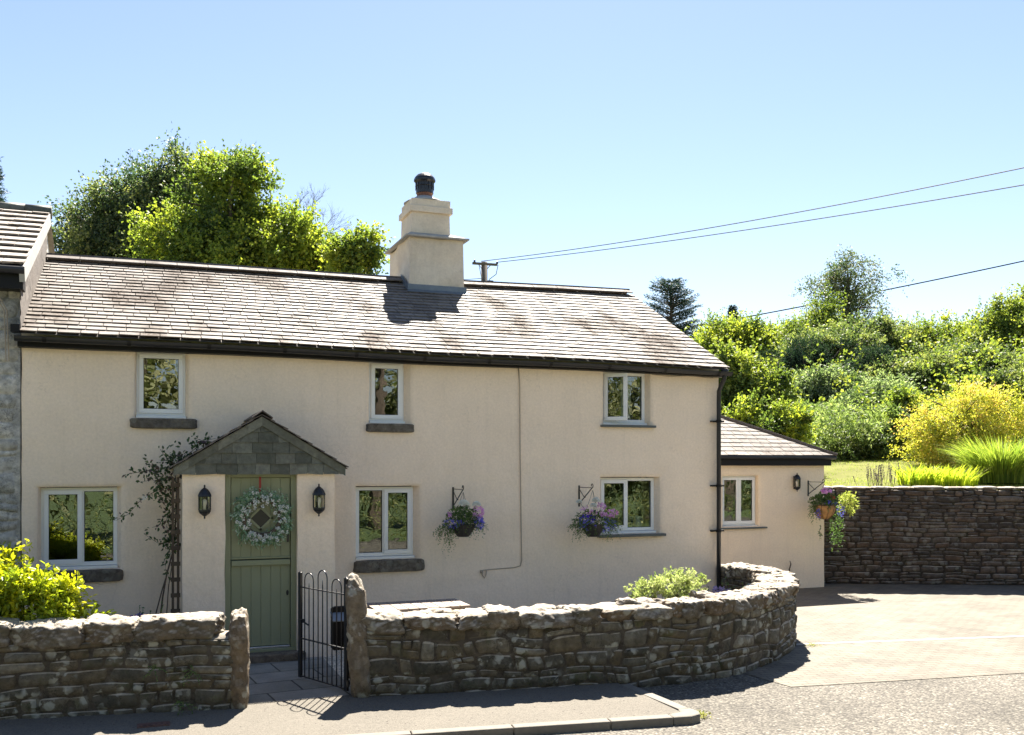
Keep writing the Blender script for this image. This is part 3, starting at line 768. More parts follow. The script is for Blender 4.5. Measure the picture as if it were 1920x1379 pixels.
for z in (3.05, 2.05, 1.35):
    mb = MB(); mb.lathe((8.33, 12.765, z), [(.043, -.02), (.043, .02)], 12); mb.box(8.22, 8.44, 12.78, 12.84, z-.012, z+.012); mb.build('pipe_clip', MT['black'], dp)

# chimney
mb = MB()
def taper(mb, x0, x1, y0, y1, z0, x0b, x1b, y0b, y1b, z1, n=8, amp=.02, seed=0, mi=0):
    for fc in range(4):
        c0 = [(x0,y0),(x1,y0),(x1,y1),(x0,y1)]; c1 = [(x0b,y0b),(x1b,y0b),(x1b,y1b),(x0b,y1b)]
        a0, b0, a1, b1 = Vector((*c0[fc],z0)), Vector((*c0[(fc+1)%4],z0)), Vector((*c1[fc],z1)), Vector((*c1[(fc+1)%4],z1))
        nn = (b0-a0).cross(a1-a0).normalized(); G = []
        for i in range(n+1):
            r_ = []
            for j in range(n+1):
                p = a0.lerp(b0, i/n).lerp(a1.lerp(b1, i/n), j/n); ed = min(i, n-i, 1)
                p = p + nn*(amp*nz(p.x*3+seed, p.y*3, p.z*3)*ed)
                r_.append(tuple(p))
            G.append(r_)
        mb.grid(G, mi)
    mb.add([(x0b,y0b,z1),(x1b,y0b,z1),(x1b,y1b,z1),(x0b,y1b,z1)], [(0,1,2,3)], mi)
taper(mb, 4.10, 5.06, 15.44, 16.86, 4.9, 4.11, 5.04, 15.46, 16.82, 6.16, amp=.05, n=14)
chim = mb.build('chimney', MT['cream_chim'], cot, smooth=False)
for p_ in chim.data.polygons: p_.use_smooth = True
chim.data.set_sharp_from_angle(angle=R(40))
mb = MB()   # lead flashing at the foot
zf = lambda y: e_z(4.5)*(1-(y-12.6)/3.3) + r_z(4.5)*((y-12.6)/3.3)
mb.add([(4.07,15.42,zf(15.42)+.03),(5.09,15.42,zf(15.42)+.03),(5.09,15.42,zf(15.42)+.12),(4.07,15.42,zf(15.42)+.12)], [(0,1,2,3)])
mb.add([(4.03,15.30,zf(15.30)+.03),(5.13,15.30,zf(15.30)+.03),(5.09,15.42,zf(15.42)+.035),(4.07,15.42,zf(15.42)+.035)], [(0,1,2,3)])
mb.add([(4.07,15.42,zf(15.42)+.12),(4.07,15.9,zf(15.9)+.14),(4.07,15.9,zf(15.9)-.02),(4.07,15.42,zf(15.42)-.02)], [(0,1,2,3)])
mb.build('flashing', MT['lead'], chim)
mb = MB()   # overhanging thin coping then sloping shoulders
mb.box(4.03, 5.12, 15.36, 16.93, 6.16, 6.185)
mb.add([(4.05,15.38,6.187),(5.10,15.38,6.187),(5.10,16.9,6.187),(4.05,16.9,6.187),(4.16,15.55,6.27),(4.86,15.55,6.27),(4.86,16.25,6.27),(4.16,16.25,6.27)],
       [(0,1,5,4),(1,2,6,5),(2,3,7,6),(3,0,4,7)])
mb.build('shoulder', MT['cement'], chim)
mb = MB(); taper(mb, 4.155, 4.83, 15.52, 16.22, 6.2, 4.165, 4.82, 15.53, 16.21, 6.62, amp=.008)
mb.build('upper_stack', MT['cream_chim'], chim)
mb = MB(); mb.box(4.125, 4.865, 15.48, 16.25, 6.60, 6.705); mb.box(4.165, 4.835, 15.52, 16.21, 6.705, 6.83); mb.build('cap', MT['cream_chim'], chim, bevel=.008)
mb = MB(); mb.lathe((4.48, 15.86, 6.83), [(.36, 0), (.30, .04), (.19, .09), (.15, .12)], 20); mb.build('flaunching', MT['cement'], chim, smooth=True)
mb = MB(); mb.lathe((4.48, 15.86, 6.9), [(.135, 0), (.13, .2), (.14, .21), (.14, .25)], 20); mb.build('chimney_pot', MT['terracotta'], chim, smooth=True)
mb = MB(); mb.lathe((4.48, 15.86, 7.08), [(.15, -.07), (.15, .10), (.165, .12), (.185, .14), (.185, .165), (.17, .2), (.13, .245), (.09, .265), (.04, .285), (.01, .29)], 20)
for k in range(14):
    a = 2*math.pi*k/14; mb.box(4.48+.155*math.cos(a)-.006, 4.48+.155*math.cos(a)+.006, 15.86+.155*math.sin(a)-.006, 15.86+.155*math.sin(a)+.006, 7.07, 7.2)
mb.tube([(4.48+.157*math.cos(a), 15.86+.157*math.sin(a), 7.13) for a in [2*math.pi*k/16 for k in range(17)]], .008, 5)
mb.build('cowl', MT['iron'], chim, smooth=False)

# windows
def frame_rect(mb, x0, x1, z0, z1, y0, y1, t, mi=0, tb=None):
    tb = tb or t
    mb.box(x0, x1, y0, y1, z0, z0+tb, mi); mb.box(x0, x1, y0, y1, z1-t, z1, mi)
    mb.box(x0, x0+t, y0, y1, z0+tb, z1-t, mi); mb.box(x1-t, x1, y0, y1, z0+tb, z1-t, mi)
def window(par, op, y, lights, sill=None, sillm='granite', cill=.035, seed=0, label=None, y_sill=None):
    """lights: list of (xa, xb, kind) kind in 'sash','fixed','open'"""
    x0, x1, z0, z1 = op; yf = y + .115
    mb = MB(); t = .048; zc = z0 + cill
    frame_rect(mb, x0, x1, zc, z1, yf, yf+.07, t)
    for (a, b, k) in lights[1:]: mb.box(a-.02, a+.02, yf+.002, yf+.068, zc+t, z1-t)
    fr = mb.build('window', MT['upvc'], par, bevel=.004)
    if label: fr['label'] = label
    mb = MB(); mb.box(x0-.005, x1+.005, yf-.07, yf+.07, z0, zc-.003); mb.build('cill', MT['upvc'], fr, bevel=.006)
    for i, (a, b, k) in enumerate(lights):
        a_ = a + (t if i == 0 else .02) - .008; b_ = b - (t if i == len(lights)-1 else .02) + .008
        za, zb = zc + t - .008, z1 - t + .008
        if k == 'fixed':
            mb = MB(); mb.box(a_, b_, yf+.03, yf+.036, za, zb); mb.build('pane', MT['glass'], fr)
            mb = MB(); frame_rect(mb, a_+.001, b_-.001, za+.001, zb-.001, yf+.022, yf+.029, .014); mb.build('glazing_bead', MT['black'], fr)
        else:
            mb = MB(); ts = .056
            a0, b0, za0, zb0 = a_-.012, b_+.012, za-.012, zb+.012
            rot = Matrix.Identity(4)
            if k == 'open': rot = Matrix.Translation((a0, yf-.02, 0)) @ Matrix.Rotation(-R(42), 4, 'Z') @ Matrix.Translation((-a0, -(yf-.02), 0))
            frame_rect(mb, a0, b0, za0, zb0, yf-.022, yf+.03, ts); mb.v = [tuple(rot @ Vector(p)) for p in mb.v]
            sa = mb.build('sash', MT['upvc'], fr, bevel=.005)
            mb = MB(); mb.box(a0+ts-.004, b0-ts+.004, yf+.0, yf+.006, za0+ts-.004, zb0-ts+.004); mb.v = [tuple(rot @ Vector(p)) for p in mb.v]
            mb.build('pane', MT['glass'], fr)
            mb = MB(); frame_rect(mb, a0+ts-.003, b0-ts+.003, za0+ts-.003, zb0-ts+.003, yf-.006, yf-.001, .009); mb.v = [tuple(rot @ Vector(p)) for p in mb.v]; mb.build('glazing_bead', MT['black'], fr)
    if sill:
        sx0, sx1, sz0, sz1, pr = sill; mb = MB()
        if sillm == 'granite':
            rock(mb, ((sx0+sx1)/2, y+.05-pr/2, (sz0+sz1)/2), ((sx1-sx0)/2, 0, 0), (0, (pr+.12)/2, 0), (0, 0, (sz1-sz0)/2), seed, rnd=.35, n=12, pw=9, amp=.02, amp2=.006)
            mb.build('sill', MT['granite'], fr, smooth=True)
        else:
            mb.box(sx0, sx1, y-pr, y+.12, sz0, sz1); mb.build('sill', MT['slatesill'], fr, bevel=.006)
    return fr
MT['slatesill'] = plain('slate_sill', (.085, .10, .10), .45, .2, 7)
window(cot, WN['a'], FY, [(-.09, .495, 'sash')], (-.17, .63, 2.825, 2.955, .05), seed=1.)
window(cot, WN['b'], FY, [(2.87, 3.36, 'sash')], (2.80, 3.47, 2.815, 2.935, .05), seed=2.)
window(cot, WN['c'], FY, [(6.41, 6.79, 'open'), (6.79, 7.14, 'fixed')], (6.33, 7.24, 2.935, 2.97, .07), 'slate')
window(cot, WN['d'], FY, [(-1.17, -.71, 'sash'), (-.71, -.31, 'fixed')], (-1.27, -.24, .93, 1.085, .05), seed=3.)
window(cot, WN['e'], FY, [(2.69, 3.08, 'fixed'), (3.08, 3.495, 'sash')], (2.63, 3.61, .91, 1.08, .06), seed=4.)
window(cot, WN['f'], FY, [(6.36, 6.83, 'sash'), (6.83, 7.30, 'fixed')], (6.28, 7.40, 1.295, 1.335, .09), 'slate')
# curtains seen through the upstairs right window
mb = MB()
for xa, xb in ((6.43, 6.62), (6.86, 7.04)):
    mb.grid([[(xa + (xb-xa)*i/24, 13.22 + .022*math.sin(i*1.6) + .01*nz(i*.7), z) for z in (2.95, 3.8)] for i in range(25)])
o = mb.build('curtain', MT['curtain'], origin=(6.75, 13.22, 2.95), smooth=True); tagit(o, 'pale curtains hanging behind the open upstairs window on the right', 'curtain')
mb = MB(); mb.lathe((7.10, 13.12, 1.37), [(.055, 0), (.068, .02), (.06, .1), (.042, .16), (.05, .22)], 16); mb.tube([(7.13,13.12,1.57), (7.18,13.12,1.56), (7.19,13.12,1.5), (7.15,13.12,1.45)], .007, 6)
o = mb.build('jug', MT['white'], origin=(7.10, 13.12, 1.37), smooth=True); tagit(o, 'pale jug standing inside the downstairs right window', 'jug')
mb = MB(); frame_rect(mb, 6.89, 6.99, 1.37, 1.49, 13.08, 13.10, .012)
o = mb.build('picture_frame', MT['white'], origin=(6.88, 13.09, 1.37)); tagit(o, 'small white picture frame on the inner sill beside the jug', 'picture frame')

# porch
PY = 11.9
mb = MB()
plaster(mb, .42, .90, 0., 2.27, PY, [], amp=.012, seed=3.)
plaster(mb, 1.75, 2.21, 0., 2.27, PY, [], amp=.012, seed=6.)
for (x, n_) in ((.42, 1), (2.21, -1), (.90, -1), (1.75, 1)):
    yb = FY if x in (.42, 2.21) else PY + .16
    G = [[(x + .008*nz(z*1.2, 3, x), PY + (yb-PY)*k/6 + (.008*nz(x*.9, z*.9) if k == 0 else 0), z) for k in range(7)] for z in [2.27*i/20 for i in range(21)]]
    mb.grid(G if n_ > 0 else [r_[::-1] for r_ in G])
porch = mb.build('porch', MT['cream'], cot, smooth=True)
porch.data.set_sharp_from_angle(angle=R(50))
mb = MB()   # slate hung gable, courses of slates
apx, apz, bz = 1.325, 2.90, 2.255
def halfw(z): return (apz + .02 - z) * 1.0 / .66
mb.slab([(.36, bz+.02), (2.29, bz+.02), (2.29, 2.33), (apx, apz), (.36, 2.33)], PY-.015, PY+.2, 0, .2)
rg_ = random.Random(5); z = bz; row = 0
while z < apz - .06:
    hh = .128; hw = min(halfw(z+.02), 1.02); x = apx - hw - (row % 2)*.11
    while x < apx + hw:
        w_ = rg_.uniform(.17, .25); a = max(x, apx-hw); b = min(x+w_, apx+hw); x += w_
        if b-a < .02: continue
        zt = lambda xx: min(z+hh*1.15, apz - (abs(xx-apx))*.62)
        za, zb = zt(a), zt(b)
        if za <= z+.01 and zb <= z+.01: continue
        o1 = PY - .045 - rg_.uniform(0, .006); o2 = PY - .03; q = rg_.uniform(-.006, .006)
        za, zb = max(za, z+.004), max(zb, z+.004)
        mb.add([(a+.002, o1, z+q), (b-.002, o1, z-q), (b-.002, o2, zb), (a+.002, o2, za), (a+.002, o1+.009, z+q), (b-.002, o1+.009, z-q), (b-.002, o2+.009, zb), (a+.002, o2+.009, za)],
               [(0,1,2,3),(4,7,6,5),(0,4,5,1),(1,5,6,2),(2,6,7,3),(3,7,4,0)], 0, rg_.random())
    z += hh; row += 1
# raking edge slates laid along the verge
for sg in (-1, 1):
    for k in range(6):
        t0_, t1_ = k/6, (k+1)/6
        A_ = Vector((apx + sg*1.005*(1-t0_), PY-.055-.004*(k % 2), 2.345 + (apz+.05-2.345)*t0_)); B_ = Vector((apx + sg*1.005*(1-t1_), PY-.055-.004*(k % 2), 2.345 + (apz+.05-2.345)*t1_))
        dn = Vector((0, 0, -.11)); q = Vector((0, .009, 0))
        P4 = [A_, B_, B_+dn, A_+dn] + [p+q for p in (A_, B_, B_+dn, A_+dn)]
        fs = [(0,3,2,1),(4,5,6,7),(0,1,5,4),(1,2,6,5),(2,3,7,6),(3,0,4,7)]
        mb.add(P4, fs, 0, rg_.random())
mb.build('slate_gable', MT['hang'], porch)
mb = MB(); rp = random.Random(7)
for sg in (-1, 1):
    def PP(x, t, sg=sg): return Vector((apx + sg*(1.035*(1-t)), PY - .09 + x, 2.33 + (apz+.075-2.33)*t))
    slates(mb, PP, (sg*.5, 0, .87), 7, lambda t: 0., lambda t: 1.03, .24, rp, thick=.010, undul=.01, seed=sg*4.)
    mb.grid([[tuple(PP(x, t/4)-Vector((0,0,.012))) for t in range(5)] for x in (0.01, .5, 1.03)], 0, .3)
mb.build('porch_roof', MT['slate'], porch)
mb = MB()
for sg in (-1, 1):
    A_ = Vector((apx, PY-.11, apz+.11)); B_ = Vector((apx, FY, apz+.11)); dn = Vector((sg*.12, 0, -.085)); q = Vector((0,0,.016))
    mb.add([A_, B_, B_+dn, A_+dn] + [p+q for p in (A_, B_, B_+dn, A_+dn)], [(0,3,2,1),(4,5,6,7),(0,1,5,4),(1,2,6,5),(2,3,7,6),(3,0,4,7)], 0, .4)
mb.build('porch_ridge', MT['ridge'], porch)
mb = MB(); rock(mb, (1.325, PY+.02, .045), (.52, 0, 0), (0, .16, 0), (0, 0, .055), 3.3, rnd=.6, n=12, pw=10, amp=.01, amp2=.004)
mb.build('doorstep', MT['granite'], porch, smooth=True)
# stable door in its frame
dy = PY + .10
mb = MB(); mb.box(.90, .972, dy-.02, dy+.07, .10, 2.27); mb.box(1.683, 1.755, dy-.02, dy+.07, .10, 2.27); mb.box(.972, 1.683, dy-.02, dy+.07, 2.215, 2.27); mb.box(.90, 1.755, dy-.05, dy+.07, .09, .135)
door = mb.build('door', MT['sage'], cot, bevel=.006)
def planks(mb, x0, x1, z0, z1, n, y, hole=None):
    for i in range(n):
        a = x0 + (x1-x0)*i/n; b = x0 + (x1-x0)*(i+1)/n
        mb.box(a+.003, b-.003, y, y+.035, z0, z1)
    mb.box(x0, x1, y+.006, y+.03, z0, z1)
mb = MB(); planks(mb, .976, 1.679, .165, 1.215, 6, dy+.012); mb.build('lower_leaf', MT['sage'], door, bevel=.003)
mb = MB(); planks(mb, .976, 1.679, 1.228, 2.21, 6, dy+.012); mb.build('upper_leaf', MT['sage'], door, bevel=.003)
mb = MB(); mb.box(.98, 1.675, dy-.035, dy+.012, 1.15, 1.215); mb.slab([(.976, 1.226), (1.679, 1.226), (1.679, 1.250), (.976, 1.250)], dy-.012, dy+.012)
mb.build('weatherbar', MT['sage'], door, bevel=.006)
mb = MB(); mb.box(.985, 1.67, dy-.03, dy+.012, .137, .162); mb.build('threshold', MT['metal'], door, bevel=.004)
mb = MB(); c = Vector((1.325, dy+.006, 1.72))   # diamond pane
q = .135; pts = [(c.x, c.z+q), (c.x+q, c.z), (c.x, c.z-q), (c.x-q, c.z)]
mb.slab(pts[::-1], dy+.001, dy+.010, 1)
for i in range(4):
    a, b = pts[i], pts[(i+1)%4]; A_ = Vector((a[0], dy, a[1])); B_ = Vector((b[0], dy, b[1])); d_ = (B_-A_).normalized(); n_ = Vector((0, 1, 0)).cross(d_)
    mb.obox((A_+B_)/2 + Vector((0, -.004, 0)), d_*((B_-A_).length/2+.012), n_*.014, (0, .012, 0), 0)
mb.build('door_window', [MT['sage'], MT['iron']], door)
mb = MB(); mb.box(1.638, 1.664, dy+.002, dy+.014, 1.42, 1.66); mb.tube([(1.65, dy-.005, 1.60), (1.65, dy-.045, 1.60), (1.60, dy-.05, 1.60), (1.55, dy-.05, 1.597)], .009, 8); mb.build('door_handle', MT['iron'], door, bevel=.003)
mb = MB(); mb.lathe((0,0,0), [(.02, -.006), (.02, .006)], 16); mb.v = [(1.645+x*.75, dy+.008+z*.8, .80+y*1.7) for x, y, z in mb.v]; mb.build('keyhole', MT['iron'], door)
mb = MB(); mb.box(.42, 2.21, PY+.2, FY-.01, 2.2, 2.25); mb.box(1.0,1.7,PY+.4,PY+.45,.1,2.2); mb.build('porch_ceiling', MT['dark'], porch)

# ---------------------------------------------------------------- single storey extension
EY = 15.72
ext = thing('extension', (10.8, EY, 0), 'low cream single storey extension with a hipped slate roof, set back beside the drive', 'house')
WE = (10.36, 11.17, 1.19, 2.17)
mb = MB(); plaster(mb, 8.38, 12.72, -.12, 2.5, EY, [(*WE, .12)], amp=.006, seed=40.)
mb.grid([[(12.72, EY + 3.6*k/6, z) for k in range(7)] for z in (-.12, 1.2, 2.5)])
mb.grid([[(8.4, EY + 3.6*k/6, z) for k in range(7)][::-1] for z in (-.12, 1.2, 2.5)])
mb.grid([[(12.72 - 4.34*k/6, EY+3.6, z) for k in range(7)] for z in (-.12, 1.2, 2.5)])
w_ = mb.build('wall', MT['cream_ext'], ext, smooth=True); w_.data.set_sharp_from_angle(angle=R(50))
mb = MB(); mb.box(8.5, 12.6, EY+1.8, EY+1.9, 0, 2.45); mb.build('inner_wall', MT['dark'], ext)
mb = MB()
def EP(x, t): return Vector((x, 15.52 + 2.0*t, 2.56 + 1.0*t))
re_ = random.Random(31)
slates(mb, EP, (0, -.45, .9), 12, lambda t: 8.40, lambda t: 12.86 - 2.0*t, .23, re_, thick=.009)
mb.add([(8.4, 15.53, 2.55), (12.85, 15.53, 2.55), (10.87, 17.52, 3.55), (8.4, 17.52, 3.55)], [(0,1,2,3)], 0, .3)
def EPr(x, t): return Vector((12.86 - 2.0*t, 15.52 + x, 2.56 + 1.0*t))
slates(mb, EPr, (.45, 0, .9), 12, lambda t: 2.0*t, lambda t: 4.0-2.0*t, .23, re_, thick=.009)
mb.add([(12.85, 15.53, 2.55), (12.85, 19.5, 2.55), (10.87, 17.52, 3.55)], [(0,1,2)], 0, .3)
mb.add([(12.85, 19.5, 2.55), (8.4, 19.5, 2.55), (8.4, 17.52, 3.55), (10.87, 17.52, 3.55)], [(0,1,2,3)], 0, .3)
er = mb.build('roof', MT['slate'], ext)
mb = MB(); mb.tube([(12.87, 15.51, 2.58), (10.86, 17.52, 3.585)], .035, 6); mb.tube([(8.4, 17.52, 3.585), (10.86, 17.52, 3.585)], .035, 6); mb.build('hip_tile', MT['ridge'], er)
mb = MB(); mb.box(8.38, 12.80, 15.60, 15.73, 2.365, 2.52); mb.box(12.715, 12.80, 15.732, 19.4, 2.365, 2.52); mb.build('fascia', MT['black'], ext)
mb = MB(); mb.tube([(8.38, 15.545, 2.53), (12.86, 15.545, 2.53)], .042, 10); mb.build('gutter', MT['gutter'], ext, smooth=True)
we = window(ext, WE, EY, [(10.36, 10.77, 'sash'), (10.77, 11.17, 'sash')], (10.2, 11.33, 1.145, 1.175, .06), 'slate', cill=.02)
mb = MB()
mb.grid([[(10.40 + .2*i/16, 15.99 + .02*math.sin(i*1.7), z) for z in (1.65, 2.2)] for i in range(17)])
o = mb.build('curtain', MT['ycurtain'], origin=(10.5, 15.99, 1.6), smooth=True); tagit(o, 'yellow green curtain tied back inside the extension window', 'curtain')

# ---------------------------------------------------------------- neighbouring house on the left
nb = thing('neighbour_house', (-3.5, FY, 0), 'taller pale grey rubble house cut by the left edge, with a mossy tiled roof', 'house')
mb = MB(); fN, LN = path_fn([(-7.5, FY+.02), (-4, FY+.02), (-1.385, FY+.02)])
stone_skin(mb, fN, 0, LN, -.05, 4.6, random.Random(77), wr=(.2,.6), hr=(.10,.26), bulge=.028, recess=.004, warp=.06, gap=.0, seed=70., rough=.014)
core(mb, fN, 0, LN, -.05, 4.62, -.005, -.35, n=20)
for x in (-1.385,):
    pts = [(x, FY+.03, -.05), (x, 19.2, -.05), (x, 19.2, 4.4), (x, 15.95, 6.05), (x, FY+.03, 4.62)]; mb.add(pts, [tuple(range(5))], 0, .5)
mb.build('wall', MT['greywash'], nb, smooth=True)
mb = MB(); rn = random.Random(9)
def NP(x, t): return Vector((x, 12.55 + (15.95-12.55)*t, 4.70 + 1.46*t))
slates(mb, NP, (0, -.4, .92), 11, lambda t: -7.5, lambda t: -1.31, .34, rn, thick=.024, over=.22, jit=.012)
mb.add([(-7.5, 12.56, 4.69), (-1.32, 12.56, 4.69), (-1.32, 15.95, 6.14), (-7.5, 15.95, 6.14)], [(0,1,2,3)], 0, .2)
mb.add([(-1.32, 19.3, 4.69), (-7.5, 19.3, 4.69), (-7.5, 15.95, 6.14), (-1.32, 15.95, 6.14)], [(0,1,2,3)], 0, .2)
mb.build('roof', MT['tile'], nb)
mb = MB(); x = -7.5
while x < -1.3:
    x1 = min(x+.45, -1.29); mb.tube([(x+.004, 15.95, 6.16), (x1-.004, 15.95, 6.165)], .10, 12, 0, rn.random()); x = x1
mb.build('ridge', MT['hang'], nb, smooth=True)
mb = MB(); mb.box(-7.5, -1.33, 12.62, 12.87, 4.44, 4.66); mb.build('fascia', MT['black'], nb)
mb = MB(); mb.tube([(-7.5, 12.555, 4.655), (-1.31, 12.555, 4.655)], .052, 10); mb.build('gutter', MT['gutter'], nb, smooth=True)
mb = MB()   # slate hanging on the gable above the cottage roof and the verge strip
for k in range(13):
    ya, yb = 12.66 + k*.255, 12.66 + (k+1)*.255
    for (lo, hi) in ((0, 1),):
        za = 3.93 + (ya-12.6)*.455; zb = 4.66 + (ya-12.6)*.43
        n_ = 4
        for j in range(n_):
            z0_ = za + (zb-za)*j/n_; z1_ = za + (zb-za)*(j+1.15)/n_; z1_ = min(z1_, zb)
            dx = rn.uniform(0, .006)
            mb.add([(-1.368+dx+.010, ya+.002, z0_), (-1.368+dx+.010, yb-.002, z0_+.11), (-1.370, yb-.002, z1_+.11), (-1.370, ya+.002, z1_)], [(0,1,2,3)], 0, rn.random())
mb.build('slate_hanging', MT['slate'], nb)
mb = MB(); a = Vector((-1.335, 12.55, 4.60)); b = Vector((-1.335, 15.95, 6.07))
mb.obox((a+b)/2, (b-a)/2, (.03, 0, 0), (0, -.03, .085)); mb.build('verge', MT['cement'], nb)
mb = MB(); pts = [(-1.75, 12.80, 4.42), (-1.60, 12.79, 4.36), (-1.52, 12.80, 4.2), (-1.50, 12.80, 3.6)]; mb.tube(pts, .008, 5); mb.tube([(p[0]-.03, p[1], p[2]) for p in pts], .007, 5)
mb.build('cable', MT['cable'], nb)
# hopper end where the cottage gutter meets the neighbour
mb = MB(); mb.box(-1.46, -1.36, 12.58, 12.72, 3.93, 4.02); mb.build('gutter_end', MT['black'], cot)

# ---------------------------------------------------------------- cable on the front wall
mb = MB()
P_ = [(5.02, FY-.012, 3.79), (5.04, FY-.012, 3.5), (5.045, FY-.013, 2.6), (5.06, FY-.012, 1.6), (5.07, FY-.012, 1.0), (5.05, FY-.012, .92), (4.95, FY-.012, .90), (4.55, FY-.012, .885), (4.48, FY-.015, .88), (4.465, FY-.02, .82), (4.50, FY-.02, .77), (4.525, FY-.018, .82), (4.53, FY-.014, .875)]
mb.tube(P_, .008, 6); mb.box(4.44, 4.475, FY-.03, FY, .84, .885)
x = 5.15; Q = [(5.02, FY-.012, 3.79)]
while x < 8.3: Q.append((x, FY-.02, (3.785 if x < 7.15 else 3.735) + .010*math.sin(x*9))); x += .12
mb.tube(Q, .006, 5)
o = mb.build('phone_cable', MT['cable'], origin=(5.05, FY, .9), smooth=True); tagit(o, 'thin painted cable clipped down the cream front wall, hooking left at the bottom', 'cable')

# ---------------------------------------------------------------- lanterns
def lantern(loc, label, sc_=1.):
    t = thing('wall_lantern', loc, label, 'lantern', 'black wall lanterns')
    x, y, z = loc; mb = MB(); yo = y - .075
    R0 = .072*sc_
    def L(prof, n=8, rot=R(22.5)): mb.lathe((x, yo, z), [(r*sc_, h*sc_) for r, h in prof], n, rot=rot)
    L([(.004, .405), (.012, .39), (.008, .375), (.02, .365), (.045, .345), (.066, .315), (.079, .285), (.082, .27), (.078, .262), (.07, .262)][::-1])
    L([(.0, .0), (.012, .012), (.008, .03), (.03, .045), (.06, .07), (.073, .092), (.073, .11), (.066, .112)])
    for k in range(8):
        a = R(22.5) + 2*math.pi*k/8; px, py = x + R0*math.cos(a)*.97, yo + R0*math.sin(a)*.97
        mb.tube([(px, py, z+.105*sc_), (px, py, z+.268*sc_)], .0055*sc_, 4)
    mb.box(x-.035*sc_, x+.035*sc_, yo+.06*sc_, y+.004, z+.06*sc_, z+.33*sc_)
    mb.build('frame', MT['iron'], t)
    mb = MB(); n = 8
    vs_ = []
    for k in range(8):
        a = R(22.5) + 2*math.pi*k/8; vs_ += [(x + R0*.93*math.cos(a), yo + R0*.93*math.sin(a), z+.11*sc_), (x + R0*.93*math.cos(a), yo + R0*.93*math.sin(a), z+.265*sc_)]
    mb.add(vs_, [(2*k, (2*k+2) % 16, (2*k+3) % 16, 2*k+1) for k in range(8)]); mb.build('glass', MT['lglass'], t)
    mb = MB(); mb.lathe((x, yo, z+.11*sc_), [(.016, 0), (.017, .05), (.026, .08), (.024, .11), (.008, .128)], 12); mb.build('bulb', MT['white'], t, smooth=True)
    return t
lantern((.665, PY, 1.73), 'black hexagonal wall lantern on the cream pillar left of the green door')
lantern((2.0, PY, 1.735), 'black hexagonal wall lantern on the cream pillar right of the green door')
lantern((12.01, EY, 1.85), 'black wall lantern on the low extension beside the white window', .93)

# ---------------------------------------------------------------- wreath
GR = dict(
 sage=leafmat('sage_leaf', [(.10,.19,.07), (.20,.33,.13), (.36,.48,.25), (.58,.64,.40)], tf=.2),
 green=leafmat('plant_leaf', [(.05,.09,.02), (.10,.16,.035), (.18,.24,.06)], tf=.35),
 white=leafmat('white_petal', [(.85,.82,.58), (.9,.88,.68), (.93,.9,.74)], (1.1,1.1,1.), .3),
 pink=leafmat('pink_petal', [(.7,.28,.45), (.8,.45,.6), (.85,.62,.7)], (1.2,1.,1.1), .35),
 blue=leafmat('blue_petal', [(.10,.09,.50), (.22,.20,.70), (.38,.36,.85)], (1.1,1.1,1.3), .3),
 violet=leafmat('violet_petal', [(.05,.015,.30), (.08,.03,.45), (.13,.05,.55)], (1.1,1.,1.3), .3),
 red=leafmat('red_petal', [(.5,.06,.03), (.6,.12,.06)], (1.2,1.,1.), .3),
 yellowleaf=leafmat('yellow_leaf', [(.22,.26,.04), (.45,.45,.08), (.60,.56,.14)], (1.3,1.4,.6), .4),
)
def puff(rg, cs, rad, n, L):
    """small rosettes: n petals round each centre"""
    m = len(cs); v = rsph(rg, m*n); c = np.repeat(cs, n, 0)
    P = c + v*rad*.3; N = unit(v + rg.normal(size=v.shape)*.6)
    return P, v, N, rg.random(m*n)
rg = np.random.default_rng(77)
wc = np.array([1.335, PY+.045, 1.735])
wt = thing('door_wreath', tuple(wc + np.array([0, 0, -.3])), 'round wreath of pale green leaves and white flowers hanging on the green door', 'wreath')
ang = rg.random(420)*2*math.pi; rad_ = .25 + rg.normal(size=420)*.035
st = wc + np.stack([np.cos(ang)*rad_, -rg.random(420)*.06, np.sin(ang)*rad_], 1)
dd = unit(np.stack([np.cos(ang+.9)*1., -.5 + rg.random(420)*.3, np.sin(ang+.9)*1.], 1) + rg.normal(size=(420,3))*.45)
P, A, N, ti = twig_leaves(rg, st, dd, .09, 6, spread=.7, droop=.1)
N = unit(N*.6 + np.array([0, -1, .3]))
me = leaves_mesh('foliage', P, A, N, .038, .014, rg.random(len(P)), GR['sage'], ORG[wt.name]); link_mesh('foliage', me, wt)
a_ = rg.random(85)*2*math.pi; r2 = .245 + rg.normal(size=85)*.042
cs = wc + np.stack([np.cos(a_)*r2, -.085 - rg.random(85)*.03, np.sin(a_)*r2], 1)
P, A, N, q_ = puff(rg, cs, .02, 14, .02)
me = leaves_mesh('blossom', P, A, N, .022, .016, q_, GR['white'], ORG[wt.name]); link_mesh('blossom', me, wt)
mb = MB(); mb.tube([tuple(wc + np.array([.22*math.cos(a), -.02, .22*math.sin(a)])) for a in [2*math.pi*k/24 for k in range(25)]], .03, 8); mb.build('ring', MT['bark'], wt, smooth=True)
mb = MB(); mb.box(1.297, 1.322, PY+.02, PY+.024, 1.93, 2.225); mb.build('ribbon', MT['red'], wt)

